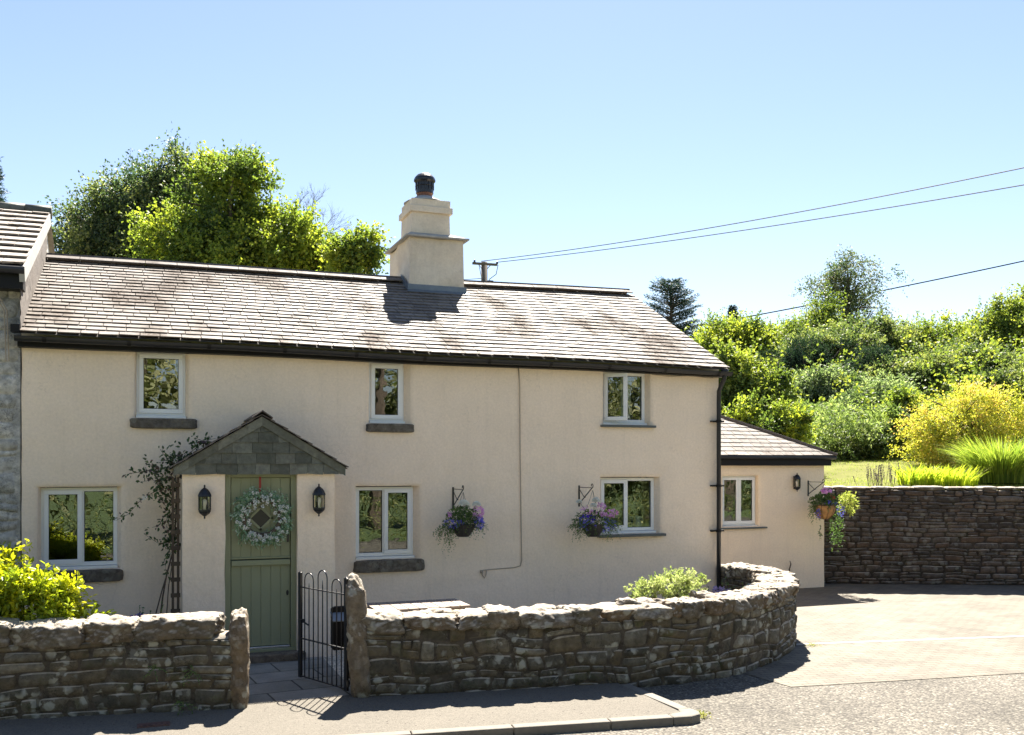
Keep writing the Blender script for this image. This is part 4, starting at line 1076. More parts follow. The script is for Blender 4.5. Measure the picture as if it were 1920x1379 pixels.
# ---------------------------------------------------------------- bracket + basket
def bracket(x, y, z, L, label):
    t = MB(); t.box(x-.012, x+.012, y-.012, y, z-.29, z+.02)
    t.tube([(x, y-.01, z-.005), (x, y-L, z-.005)], .006, 6)
    t.tube([(x, y-.01, z-.25), (x, y-L*.5, z-.13), (x, y-L, z-.005)], .008, 6)
    t.tube([(x, y-.01, z-.03), (x, y-L*.42, z-.15)], .006, 6)
    hk = [(x, y-L - .028*math.sin(a), z + .022 - .028*math.cos(a)) for a in [math.pi*2*k/12*.8 for k in range(13)]]
    t.tube(hk, .007, 6)
    t.lathe((x, y-L*.46, z-.145), [(.012, -.01), (.012, .01)], 8)
    o = t.build('basket_bracket', MT['iron'], origin=(x, y, z-.29)); tagit(o, label, 'bracket', 'black iron basket brackets'); return o
def basket(x, y, ztop, zrim, zbot, rb_, label, seed, kind, bl=0):
    rg = np.random.default_rng(seed); t = thing('hanging_basket', (x, y, zbot), label, 'hanging basket', 'hanging flower baskets')
    mb = MB(); h = zrim - zbot
    if kind == 'bowl': pr = [(rb_*.45, 0), (rb_*.55, h*.08), (rb_*.85, h*.5), (rb_, h), (rb_*.93, h)]; n_ = 10
    else: pr = [(.01, 0), (rb_*.45, h*.09), (rb_*.75, h*.32), (rb_*.93, h*.65), (rb_, h), (rb_*.92, h)]; n_ = 24
    mb.lathe((x, y, zbot), pr, n_); bk = mb.build('bowl', MT['pot'] if kind == 'bowl' else MT['coir'], t, smooth=kind != 'bowl')
    if kind != 'bowl':
        mb = MB()
        for k in range(10):
            a = 2*math.pi*k/10; mb.tube([(x+r_*1.02*math.cos(a), y+r_*1.02*math.sin(a), zbot+z_) for r_, z_ in pr[:5]], .0035, 4, cap=False)
        mb.tube([(x+rb_*1.02*math.cos(a), y+rb_*1.02*math.sin(a), zrim) for a in [2*math.pi*k/20 for k in range(21)]], .005, 5); mb.build('wire_frame', MT['iron'], bk)
    mb = MB()
    for k in range(3):
        a = 2*math.pi*k/3+.4; mb.tube([(x, y, ztop-.02), (x+rb_*math.cos(a), y+rb_*math.sin(a), zrim)], .0025, 4)
    mb.build('chain', MT['iron'], t)
    def fol(n, cc, rv, tl, J, ls, mat, nm, droop=.6, dirb=(0,0,.2)):
        u = rsph(rg, n); st = np.array(cc) + u*np.array(rv)*(rg.random(n)**.5)[:, None]
        d = unit(u + np.array(dirb)); P, A, N, ti = twig_leaves(rg, st, d, tl, J, droop=droop)
        me = leaves_mesh(nm, P, A, N, ls*(.6+.8*rg.random(len(P))), ls*.62, rg.random(len(P)), mat, ORG[t.name]); return link_mesh(nm, me, t)
    def blo(cs, ls, n, mat, nm='blossom'):
        P, A, N, q = puff(rg, np.array(cs), ls, n, ls); me = leaves_mesh(nm, P, A, N, ls*.9, ls*.8, q, mat, ORG[t.name]); link_mesh(nm, me, t)
    def ell(n, cc, rv, shell=.75):
        u = rsph(rg, n); u[:, 1] = -abs(u[:, 1])*.9 - .05; u = unit(u); return np.array(cc) + u*np.array(rv)*(shell + .35*rg.random(n))[:, None]
    return t, fol, blo, ell, rg
# basket one: middle of the wall
bracket(4.04, FY, 2.04, .45, 'black iron bracket on the cottage wall between the green door and the painted cable')
t, fol, blo, ell, rg = basket(4.05, 12.42, 2.02, 1.56, 1.395, .165, 'dark hanging basket with white pompom flowers, left of the wall cable', 5, 'bowl')
fol(210, (4.05, 12.42, 1.67), (.19, .18, .12), .10, 7, .032, GR['green'], 'foliage')
fol(120, (3.80, 12.40, 1.50), (.10, .1, .07), .09, 7, .02, GR['green'], 'trailing_foliage', 1.)
fol(24, (3.83, 12.36, 1.36), (.03, .03, .08), .08, 6, .018, GR['green'], 'trailing_foliage', 1.5)
fol(70, (4.25, 12.40, 1.55), (.08, .1, .08), .09, 7, .02, GR['green'], 'trailing_foliage', 1.)
blo(np.concatenate([ell(60, (3.90, 12.4, 1.58), (.14, .14, .06)), ell(70, (4.25, 12.38, 1.58), (.07, .14, .09))]), .017, 6, GR['blue'])
blo(ell(46, (4.24, 12.38, 1.72), (.08, .1, .09)), .022, 7, GR['pink']); blo(ell(6, (3.84, 12.38, 1.70), (.04, .08, .03)), .022, 7, GR['pink'])
def pompom(x, y, z, r_, mat):
    v = rsph(rg, 480); v[:, 2] = np.abs(v[:, 2])*.9 - .12; cs = np.array((x, y, z)) + v*r_
    P, A, N = cs, unit(v + rg.normal(size=v.shape)*.5), unit(v); me = leaves_mesh('white_flower_head', P, A, N, .022, .02, rg.random(480), mat, ORG[t.name]); link_mesh('white_flower_head', me, t)
    mb = MB(); mb.tube([(x, y, z), (x*.6+t.location.x*.4, y, z-.08), (t.location.x, y+.02, z-.2)], .003, 4); mb.build('stem', GR['green'], t)
pompom(4.04, 12.36, 1.84, .058, GR['white']); pompom(4.22, 12.36, 1.83, .042, GR['white'])
# basket two: by the right hand window
bracket(5.98, FY, 2.05, .45, 'black iron bracket immediately left of the downstairs right window')
t, fol, blo, ell, rg = basket(6.00, 12.42, 2.03, 1.52, 1.345, .165, 'dark hanging basket with pink and deep blue flowers in front of the downstairs right window', 9, 'bowl')
fol(230, (6.02, 12.42, 1.58), (.26, .19, .12), .09, 7, .028, GR['green'], 'foliage')
fol(90, (5.76, 12.40, 1.48), (.10, .1, .08), .09, 7, .02, GR['green'], 'trailing_foliage', 1.)
fol(110, (6.26, 12.40, 1.48), (.12, .1, .08), .09, 7, .02, GR['green'], 'trailing_foliage', 1.)
blo(np.concatenate([ell(62, (6.05, 12.4, 1.52), (.30, .16, .11)), ell(14, (5.85, 12.38, 1.58), (.1, .14, .06))]), .02, 6, GR['blue'])
blo(ell(12, (5.88, 12.36, 1.62), (.10, .12, .04)), .024, 7, GR['violet'])
blo(np.concatenate([ell(50, (6.2, 12.38, 1.68), (.17, .1, .05)), ell(20, (6.1, 12.38, 1.78), (.06, .1, .06)), ell(12, (5.86, 12.38, 1.72), (.1, .1, .06))]), .022, 7, GR['pink'])
pompom(6.02, 12.36, 1.86, .042, GR['white']); pompom(5.97, 12.34, 1.79, .032, GR['white']); pompom(5.82, 12.5, 1.84, .024, GR['white'])
# basket three: on the extension
bracket(12.33, EY, 2.05, .47, 'black iron bracket at the right end of the low extension')
t, fol, blo, ell, rg = basket(12.35, 15.25, 2.03, 1.60, 1.32, .215, 'coir lined hanging basket with pink geraniums and yellow trailing leaves on the extension', 13, 'coir')
fol(220, (12.35, 15.25, 1.68), (.22, .2, .13), .10, 7, .04, GR['green'], 'foliage')
fol(60, (12.08, 15.2, 1.5), (.07, .08, .12), .09, 7, .025, GR['green'], 'trailing_foliage', 1.)
fol(80, (12.58, 15.2, 1.3), (.10, .08, .26), .12, 6, .035, GR['green'], 'trailing_foliage', 1.5)
fol(24, (12.62, 15.2, .98), (.05, .05, .12), .1, 6, .035, GR['green'], 'trailing_foliage', 1.5)
fol(14, (12.17, 15.15, 1.1), (.012, .012, .16), .03, 5, .03, GR['green'], 'trailing_foliage', 1.5)
fol(150, (12.80, 15.12, 1.66), (.13, .1, .17), .10, 7, .04, GR['yellowleaf'], 'yellow_foliage', .3)
blo(ell(22, (12.33, 15.2, 1.88), (.11, .1, .04)), .036, 8, GR['pink']); blo(ell(8, (12.4, 15.12, 1.74), (.05, .06, .04)), .034, 8, GR['red'])
blo(np.concatenate([ell(40, (12.64, 15.15, 1.5), (.08, .08, .14)), ell(26, (12.1, 15.15, 1.45), (.05, .06, .1)), ell(18, (12.35, 15.08, 1.65), (.14, .06, .04))]), .02, 6, GR['blue'])

# ---------------------------------------------------------------- iron gate (swung inward)
gt = thing('iron_gate', (1.94, 9.84, 0), 'black wrought iron garden gate with three hoops, standing open', 'gate')
hx = Vector((1.945, 9.84, 0)); fx = Vector((1.60, 10.66, 0)); gd = (fx-hx).normalized(); gl = (fx-hx).length; gn = Vector((-gd.y, gd.x, 0))
def gp(s, z): q = hx + gd*(s*gl); return Vector((q.x, q.y, z))
def bar(a, b, ra, rb2=None): mb_ = MB(); mb_.tube([a, b], ra, 8); return mb_
for s_, zt in ((0, 1.20), (1, 1.19)):
    mb = MB(); c = gp(s_, (zt+.04)/2); mb.obox(c, gd*.026, gn*.014, (0,0,(zt-.04)/2)); mb.lathe(gp(s_, zt), [(.02, -.01), (.015, .005), (.002, .012)], 8); mb.build('stile', MT['iron'], gt, bevel=.003)
for z in (1.03, .47, .06):
    mb = MB(); mb.obox(gp(.5, z), gd*gl/2, gn*.014, (0,0,.006)); mb.build('rail', MT['iron'], gt, bevel=.002)
for k, (c_, hgt) in enumerate(((.2, 1.17), (.5, 1.24), (.8, 1.19))):
    w2 = .098; mb = MB(); r_ = w2*gl
    pts = [gp(c_-w2, .06), gp(c_-w2, hgt-r_*.9)] + [gp(c_ - w2*math.cos(a), hgt - r_*.9 + r_*.95*math.sin(a)) for a in [math.pi*i/10 for i in range(1, 10)]] + [gp(c_+w2, hgt-r_*.9), gp(c_+w2, .06)]
    mb.tube(pts, .0065, 8); mb.build('hoop', MT['iron'], gt, smooth=True)
    mb = MB(); mb.tube([gp(c_, .06), gp(c_, hgt-.16), gp(c_, hgt-.10)], [.0065, .0065, .002], 8); mb.build('bar', MT['iron'], gt, smooth=True)
mb = MB(); mb.tube([gp(1, .66), gp(.92, .655), gp(.82, .63)], .009, 6); mb.obox(gp(.98, .66), gd*.03, gn*.022, (0,0,.02)); mb.build('latch', MT['iron'], gt)
for z in (.98, .12):
    mb = MB(); mb.tube([gp(-.02, z), (2.02, 9.80, z)], .013, 8); mb.lathe(gp(-.03, z), [(.02, -.03), (.02, .03)], 10); mb.build('hinge', MT['iron'], gt)

# mailbox behind the gate
mb = MB(); mt_ = thing('post_box', (2.05, 10.55, 0), 'black letter box on a post standing behind the open gate', 'letter box')
mb.box(1.93, 2.19, 10.48, 10.66, .34, .66); mb.slab([(1.93, .66), (2.19, .66), (2.19, .78), (2.15, .80), (1.97, .80), (1.93, .78)], 10.60, 10.66); mb.build('box', MT['black'], mt_, bevel=.008)
mb = MB(); mb.add([(1.92, 10.46, .655), (2.20, 10.46, .655), (2.20, 10.62, .735), (1.92, 10.62, .735), (1.92, 10.46, .667), (2.20, 10.46, .667), (2.20, 10.62, .747), (1.92, 10.62, .747)], [(0,3,2,1),(4,5,6,7),(0,1,5,4),(1,2,6,5),(2,3,7,6),(3,0,4,7)]); mb.build('lid', MT['lead'], mt_)
mb = MB(); mb.box(2.10, 2.15, 10.57, 10.62, 0, .34); mb.build('post', MT['black'], mt_)
# slatted timber box top behind the wall
bt = thing('garden_table', (2.8, 10.3, 0), 'pale slatted wooden table top just behind the low wall near the gate', 'table')
for k in range(9):
    mb = MB(); x = 2.30 + k*.118; mb.box(x, x+.110, 9.99+.004*k, 10.60, .80, .825); mb.build('slat', MT['wood'], bt, bevel=.003)
mb = MB(); mb.box(2.32, 3.34, 10.05, 10.09, .74, .80); mb.box(2.32, 3.34, 10.5, 10.54, .74, .80); mb.build('rail', MT['wood'], bt)
for x in (2.34, 3.28):
    for y in (10.05, 10.5): mb = MB(); mb.box(x, x+.05, y, y+.05, 0, .74); mb.build('leg', MT['wood'], bt)
# iron drain cover in the pavement
p = onG(288, 1360); mb = MB()
mb.box(p.x-.14, p.x+.14, p.y-.07, p.y+.07, -.002, .008)
for k in range(5): mb.box(p.x-.12+k*.05, p.x-.09+k*.05, p.y-.055, p.y+.055, .0081, .014)
o = mb.build('stopcock_cover', MT['rust'], origin=(p.x, p.y, 0)); tagit(o, 'small rusty iron cover set in the shaded pavement below the left wall', 'drain cover')

# ================================================================ PLANTS NEAR THE HOUSE
LM = dict(
 laurel=leafmat('laurel_leaf', [(.10,.16,.015), (.28,.36,.02), (.46,.49,.02), (.62,.58,.03)], (1.5,1.45,.4), .45, .35, .45),
 euon=leafmat('variegated_leaf', [(.14,.19,.04), (.35,.38,.10), (.55,.54,.20), (.62,.60,.30)], (1.2,1.3,.7), .35),
 climber=leafmat('climber_leaf', [(.04,.065,.02), (.07,.11,.03), (.12,.16,.05), (.16,.09,.07)], tf=.3),
)
rg = np.random.default_rng(3)
bs = thing('evergreen_bush', (-1.75, 11.1, 0), 'rounded bush of large bright yellow green leaves behind the left wall', 'bush')
lob = [((-1.55, 10.8, 1.10), (.52, .42, .46)), ((-1.08, 10.65, .95), (.44, .36, .34)), ((-2.2, 11.0, 1.25), (.6, .5, .5)), ((-.78, 10.5, .88), (.24, .22, .22))]
P, A, N, r_, sb = crown(rg, lob, 300, 12, 6, .13, inner=.5, updir=.6, droop=-.1)
ls = .062*(.7+.6*rg.random(len(P)))
me = leaves_mesh('foliage', P, A, N, ls, ls*.42, r_, LM['laurel'], ORG[bs.name], fine=True); link_mesh('foliage', me, bs)
mb = MB(); limbs(mb, rg, (-1.75, 11.1, 0), (-1.75, 11.1, .8), sb, .03, k=60); mb.build('stem', MT['bark'], bs)
bs = thing('variegated_shrub', (5.9, 10.15, 0), 'low mound of pale yellow variegated leaves behind the curving wall', 'shrub')
lob = [((5.95, 10.12, .90), (.34, .28, .20)), ((5.62, 10.2, .84), (.24, .22, .15)), ((6.2, 10.1, .88), (.22, .22, .16))]
P, A, N, r_, sb = crown(rg, lob, 100, 12, 6, .05, inner=.6, updir=.6, droop=0)
ls = .028*(.7+.6*rg.random(len(P)))
me = leaves_mesh('foliage', P, A, N, ls, ls*.55, r_, LM['euon'], ORG[bs.name], fine=True); link_mesh('foliage', me, bs)
mb = MB(); limbs(mb, rg, (5.9, 10.15, 0), (5.9, 10.15, .8), sb, .02, k=30); mb.build('stem', MT['bark'], bs)
# climbing plant on its dark support beside the porch
tr = thing('trellis', (.36, 12.3, 0), 'dark weathered timber plant support against the left side of the porch', 'trellis')
for x in (.325, .385):
    mb = MB(); mb.box(x-.014, x+.014, 12.28, 12.32, 0, 2.22); mb.build('upright', MT['bark'], tr)
for k in range(11): mb = MB(); z = .2 + k*.19; mb.box(.30, .41, 12.262, 12.278, z, z+.05); mb.build('slat', MT['bark'], tr)
cl = thing('climbing_plant', (.22, 12.4, 0), 'straggly climber with small dark leaves reaching over the left side of the porch roof', 'climber')
mb = MB(); CY = 12.45
def strand(pts, r0, ju=.0):
    P_ = []
    for i, (u, v) in enumerate(pts):
        q = onY(u, v, CY + .06*nz(i*.9, u*.01)); P_.append(q)
    mb.tube(P_, [r0*(1-.7*i/len(P_)) for i in range(len(P_))], 5, cap=False); return P_
S1 = [strand(p, r0) for p, r0 in (
  ([(300,1165),(305,1120),(312,1080),(325,1030),(331,960),(330,900),(325,870)], .012), ([(290,1160),(303,1110),(318,1060),(328,1010),(329,940)], .009), ([(312,1160),(316,1100),(324,1050),(328,990)], .007),
  ([(328,900),(310,880),(290,880),(265,885),(245,888),(238,890)], .006), ([(328,920),(305,915),(285,925),(262,940),(240,965),(218,976)], .005), ([(328,960),(310,965),(298,985),(285,990)], .004),
  ([(330,1000),(315,1020),(295,1018),(272,1003)], .004), ([(330,880),(318,865),(305,850),(300,842)], .005), ([(335,870),(355,850),(375,835),(392,825),(405,822)], .005), ([(328,900),(300,895),(280,870),(275,862)], .004),
  ([(330,940),(312,930),(300,905),(285,900),(262,905)], .004), ([(330,1030),(315,1015),(308,1000)], .003), ([(328,1030),(312,1045),(310,1065),(316,1085)], .002), ([(330,940),(318,955),(312,975),(322,1000),(330,1015)], .004), ([(328,985),(322,1000),(326,1022)], .003))]
mb.build('stem', MT['bark'], cl, smooth=True)
st = []; dd = []
for P_ in S1[3:]:
    for a, b in zip(P_, P_[1:]):
        k = max(2, int((b-a).length/.03))
        for i in range(k):
            q = a.lerp(b, (i+rg.random())/k); st.append(tuple(q)); v = (b-a).normalized(); dd.append((v.x + rg.normal()*.6, v.y-.3+rg.normal()*.5, v.z + .2 + rg.normal()*.6))
for (u, v, su_, sv_, n_) in ((312, 915, 20, 28, 70), (318, 960, 12, 40, 70), (328, 860, 16, 14, 70), (290, 880, 22, 12, 30), (375, 830, 18, 8, 36), (322, 1010, 9, 20, 36)):
    for i in range(n_):
        q = onY(u + rg.normal()*su_*.7, v + rg.normal()*sv_*.7, CY + rg.normal()*.05); st.append(tuple(q)); dd.append(tuple(rg.normal(size=3)))
P, A, N, ti = twig_leaves(rg, np.array(st), unit(np.array(dd)), .05, 2, spread=.6)
N = unit(N + np.array([0, -.8, 0])); ls = .052*(.6+.6*rg.random(len(P)))
me = leaves_mesh('foliage', P, A, N, ls, ls*.55, rg.random(len(P)), LM['climber'], ORG[cl.name], fine=True); link_mesh('foliage', me, cl)
cs = np.array([tuple(onY(u + rg.normal()*4, v + rg.normal()*3, CY-.06)) for u, v in ((265, 935), (262, 930), (268, 932), (372, 832))]); P, A, N, q_ = puff(rg, cs, .02, 8, .02)
me = leaves_mesh('blossom', P, A, N, .022, .016, q_, GR['white'], ORG[cl.name]); link_mesh('blossom', me, cl)
# violet flowers over the left wall
vf = thing('bedding_flowers', (-.02, 11.3, 0), 'clump of violet flowers just showing above the left wall', 'flowers')
c0 = onY(268, 1165, 11.3); u_ = rsph(rg, 60); cs = np.array(c0) + u_*np.array([.14, .1, .05]) + np.array([0, 0, .0])
P, A, N, q_ = puff(rg, cs, .03, 8, .03); me = leaves_mesh('blossom', P, A, N, .035, .028, q_, GR['violet'], ORG[vf.name]); link_mesh('blossom', me, vf)
st = np.array(c0) + rg.normal(size=(160, 3))*np.array([.12, .1, .12]) - np.array([0, 0, .25]); P, A, N, ti = twig_leaves(rg, st, unit(rg.normal(size=(160,3))+np.array([0,0,1.5])), .12, 5)
me = leaves_mesh('foliage', P, A, N, .04, .018, rg.random(len(P)), GR['green'], ORG[vf.name]); link_mesh('foliage', me, vf)
# bare stick against the extension and heather heads in the curved bed
mb = MB(); q = [onY(u, v, 15.66) for u, v in ((1482, 1098), (1482, 1080), (1480, 1068), (1483, 1058), (1481, 1052))]; mb.tube(q, [.018, .016, .013, .012, .006], 6)
o = mb.build('wooden_stick', MT['bark'], origin=tuple(q[0]), smooth=True); tagit(o, 'short crooked stick propped upright against the extension wall', 'stick')
hp = thing('heather_plant', (7.0, 10.9, 0), 'small mauve flowering plant in the curved bed beside the pale shrub', 'plant')
c0 = onY(1355, 1106, 10.75); cs = np.array(c0) + rsph(rg, 14)*np.array([.12, .08, .04]); P, A, N, q_ = puff(rg, cs, .03, 7, .03); me = leaves_mesh('blossom', P, A, N, .035, .025, q_, leafmat('mauve_petal', [(.35,.27,.36), (.5,.42,.5)], (1.1,1,1.1), .3), ORG[hp.name]); link_mesh('blossom', me, hp)
st = np.array(c0) + rg.normal(size=(220, 3))*np.array([.16, .1, .14]) - np.array([0, 0, .3]); P, A, N, ti = twig_leaves(rg, st, unit(rg.normal(size=(220,3))+np.array([0,0,1.5])), .12, 5)
me = leaves_mesh('foliage', P, A, N, .03, .014, rg.random(len(P)), GR['green'], ORG[hp.name]); link_mesh('foliage', me, hp)
# weeds
def weed(loc, n, ls, mat, label, spread=.05, up=1.2):
    loc = np.array(loc); st = loc + rg.normal(size=(n,3))*np.array([spread, spread*.6, .003]); d = unit(rg.normal(size=(n,3))*.6 + np.array([0,0,up]))
    P, A, N, ti = twig_leaves(rg, st, d, ls*1.4, 3, spread=.5); P[:, 2] = np.maximum(P[:, 2], loc[2]); me = leaves_mesh('weed', P, A, N, ls, ls*.3, rg.random(len(P)), mat, tuple(loc)); o = link_mesh('weed', me, None, tuple(loc)); tagit(o, label, 'weed', 'weeds in the paving'); return o
wy = leafmat('dry_weed', [(.28,.26,.05), (.45,.40,.10), (.30,.35,.06)], (1.2,1.2,.6), .35)
q = onG(1312, 1345, -.07); weed((q.x, q.y, -.07), 60, .035, wy, 'tuft of yellow green weed at the rounded end of the kerb', .05)
q = onG(1080, 1365, -.07); weed((q.x, q.y, -.07), 22, .03, GR['green'], 'small green weed in front of the kerb', .05)
q = onG(1522, 1212, -.064); weed((q.x, q.y, -.064), 24, .03, wy, 'yellowish weed between drive blocks beside the wall shadow', .06)
q = onG(448, 1322, .0); weed((q.x-.25, q.y-.03, 0), 30, .03, GR['green'], 'little green weed at the foot of the left wall near its post', .08)
# ferns growing from the face of the left wall
for i, (u, v) in enumerate(((290, 1252), (362, 1258), (345, 1318))):
    q = onG(u, v, .3); pp = ray(u, v); tt = 9.66/pp.y; q = Vector((0,0,H)) + pp*tt
    n = 9; st = np.repeat(np.array([[q.x, q.y-.02, q.z]]), n, 0); d = unit(np.stack([rg.normal(size=n), -np.abs(rg.normal(size=n))*.5-.3, rg.normal(size=n)*.5], 1))
    P, A, N, ti = twig_leaves(rg, st, d, .11, 12, jit=.1, spread=.6, droop=.5); me = leaves_mesh('wall_fern', P, A, unit(N+np.array([0,-1,0])), .022, .010, rg.random(len(P)), GR['green'], tuple(q)); o = link_mesh('wall_fern', me, None, tuple(q))
    tagit(o, ('small green fern low in the middle of the left wall face', 'small green fern growing from the left wall close to the gatepost', 'small green fern near the foot of the left wall')[i], 'fern', 'ferns on the left wall')

# ================================================================ TREES AND HILLSIDE
TL = dict(
 beech=leafmat('beech_leaf', [(.025,.042,.02), (.05,.07,.025), (.12,.13,.04), (.26,.23,.07)], (1.5,1.6,.6), .42, .5, .25, gain=1.5),
 oak=leafmat('oak_leaf', [(.04,.065,.014), (.09,.125,.018), (.22,.25,.025), (.42,.40,.03)], (1.5,1.5,.5), .46, gain=1.3),
 lime=leafmat('lime_leaf', [(.045,.08,.02), (.10,.155,.03), (.22,.28,.05), (.38,.41,.08)], (1.55,1.5,.5), .46),
 mid=leafmat('hedge_leaf', [(.035,.055,.017), (.07,.10,.025), (.16,.18,.045), (.30,.29,.08)], (1.5,1.5,.6), .42, gain=1.3),
 pale=leafmat('pale_leaf', [(.05,.08,.03), (.12,.16,.05), (.28,.32,.13), (.48,.50,.25)], (1.4,1.45,.8), .42),
 dark=leafmat('yew_leaf', [(.018,.032,.015), (.03,.05,.018), (.055,.07,.025)], (1.2,1.4,.6), .3, rough=.8, spec=.05),
 birch=leafmat('birch_leaf', [(.05,.08,.03), (.09,.12,.04), (.16,.17,.06), (.22,.18,.08)], (1.3,1.4,.6), .35),
 acer=leafmat('golden_maple_leaf', [(.14,.19,.025), (.32,.38,.045), (.56,.55,.09), (.76,.48,.24)], (1.5,1.4,.6), .5),
 conif=leafmat('conifer_needle', [(.015,.035,.025), (.03,.06,.035), (.06,.09,.045)], (1.1,1.3,.7), .2),
 fern=leafmat('bracken_frond', [(.06,.10,.025), (.14,.19,.045), (.30,.35,.11), (.48,.50,.22)], (1.5,1.5,.6), .42),
 blade=leafmat('grass_blade', [(.11,.17,.02), (.24,.30,.03), (.44,.47,.07)], (1.5,1.5,.5), .45),
 iris=leafmat('iris_blade', [(.22,.30,.02), (.42,.46,.03), (.58,.58,.05)], (1.5,1.5,.5), .5),
)
# behind the cottage
tree('beech_tree', 'large dark green beech tree rising behind the left end of the cottage roof', 'tree', 38, [(265,408,98,96), (180,455,60,68), (335,355,46,52), (230,500,100,55), (150,520,42,46), (110,500,20,40)], TL['beech'], 1, subs=260, tw=22, J=8, tl=1.0, leaf=(.15,.10), trunk=.35, kbr=70, base=0., droop=.05)
tree('oak_tree', 'bright yellow green oak tree behind the roof, left of the chimney', 'tree', 33, [(430,400,80,100), (340,475,70,68), (500,470,80,80), (560,470,50,62), (610,500,50,46), (440,500,120,50), (395,330,30,34), (440,320,34,36)], TL['oak'], 2, subs=300, tw=20, J=8, tl=.8, leaf=(.14,.11), trunk=.3, kbr=80, base=0.)
tree('young_oak_tree', 'small airy green tree top just left of the chimney', 'tree', 30, [(668,478,38,42), (698,502,22,30), (640,500,28,34), (690,455,16,20)], TL['oak'], 3, subs=46, tw=14, J=7, tl=.6, leaf=(.13,.10), trunk=.12, kbr=26, base=0.)
# bare dead branches between them
db = thing('dead_tree', (atZ(560, 600, 35).x, atZ(560, 600, 35).y, 0), 'bare grey dead branches showing above the oak behind the roof', 'tree')
mb = MB(); rdm = random.Random(6)
def dead(p, d, L, r_, dep):
    q = p + d*L; m = p.lerp(q, .5) + Vector((rdm.gauss(0,.04), rdm.gauss(0,.04), rdm.gauss(0,.04)))*L
    mb.tube([p, m, q], [r_, r_*.8, r_*.55], 5, cap=False)
    if dep:
        for k in range(rdm.choice((2, 3, 3))):
            nd_ = (d + Vector((rdm.gauss(0,.42), rdm.gauss(0,.42), rdm.gauss(.12,.34)))).normalized(); dead(p.lerp(q, rdm.uniform(.55, 1)), nd_, L*rdm.uniform(.55, .8), r_*.55, dep-1)
b0 = Vector((db.location.x, db.location.y, 0)); t0_ = atZ(560, 470, 35)
mb.tube([b0, b0.lerp(t0_, .5), t0_], [.2, .15, .09], 6)
for (u, v) in ((585, 400), (600, 430), (560, 405), (610, 445)): dead(t0_, (atZ(u, v, 35)-t0_).normalized(), 1.05, .03, 5)
mb.build('branch', MT['twig'], db)
# conifers
def conifer(name, label, Z, u, vtop, vbot, wpx, mat, seed, layers=16, open_=.5, cone=1., base=None, k=10, round_=0.):
    rg = np.random.default_rng(seed); top = atZ(u, vtop, Z); bot = atZ(u, vbot, Z); hz_ = base if base is not None else hill_z(top.x, top.y)
    t = thing(name, (top.x, top.y, hz_), label, 'tree'); W = wpx*Z/F; Ht = top.z - bot.z
    mb = MB(); mb.tube([(top.x, top.y, hz_), (top.x, top.y, bot.z), tuple(top)], [.03*Ht+.05, .025*Ht, .01], 6)
    ST = []; D = []; LN = []
    for i in range(layers):
        f_ = (i+.5)/layers; z = top.z - Ht*f_*.97
        rad = W*(f_**cone) if not round_ else W*math.sqrt(max(.03, 1-(1-f_*1.15)**2 if f_ < .87 else 1.))
        for j in range(k):
            a = rg.random()*2*math.pi; d = Vector((math.cos(a), math.sin(a), .12 + .35*(1-f_))); L = rad*(.65+.5*rg.random()); z_ = z + rg.normal()*Ht*.02
            p0 = Vector((top.x, top.y, z_)); p1 = p0 + d*L; mb.tube([p0, p0.lerp(p1, .5)+Vector((0,0,.03*L)), p1], [.012*Ht*.5+.01, .012, .004], 4, cap=False)
            m = max(4, int(L/.16))
            for q in range(m):
                tt = .25 + .75*(q+rg.random())/m; pp = p0.lerp(p1, tt)
                for sgn in (-1, 1):
                    sd_ = Vector((-d.y, d.x, 0))*sgn
                    ST.append(tuple(pp)); D.append(tuple((d*.7 + sd_*.8 + Vector((0, 0, .1 + rg.normal()*.15))).normalized())); LN.append(.14*Ht*(1.15-tt)*(.6+.8*rg.random())*open_+.12)
    P, A, N, ti = twig_leaves(rg, np.array(ST), np.array(D), np.array(LN), 6, jit=.25, spread=.45, droop=.15)
    me = leaves_mesh('crown', P, A, N, .16, .035, rg.random(len(P)), mat, ORG[t.name]); link_mesh('crown', me, t); mb.build('trunk', MT['bark'], t)
    return t
conifer('pine_tree', 'dark spreading conifer beyond the right end of the cottage roof', 55, 1258, 530, 690, 62, TL['conif'], 21, layers=20, k=11, round_=1., open_=.55)
conifer('spruce_tree', 'small pointed spruce tip above the yellow green bushes, right of the dark conifer', 62, 1374, 577, 650, 24, TL['conif'], 22, layers=14, k=7, cone=.8, open_=.4)
conifer('larch_tree', 'edge of a conifer crown above the grey house at the far left', 36, -22, 300, 480, 44, TL['conif'], 23, layers=12, k=9, cone=.5, base=0., open_=.5)
conifer('fir_tree', 'conifer tip on the skyline at the far right edge', 62, 1925, 545, 640, 30, TL['conif'], 24, layers=12, k=8, cone=.7, open_=.45)
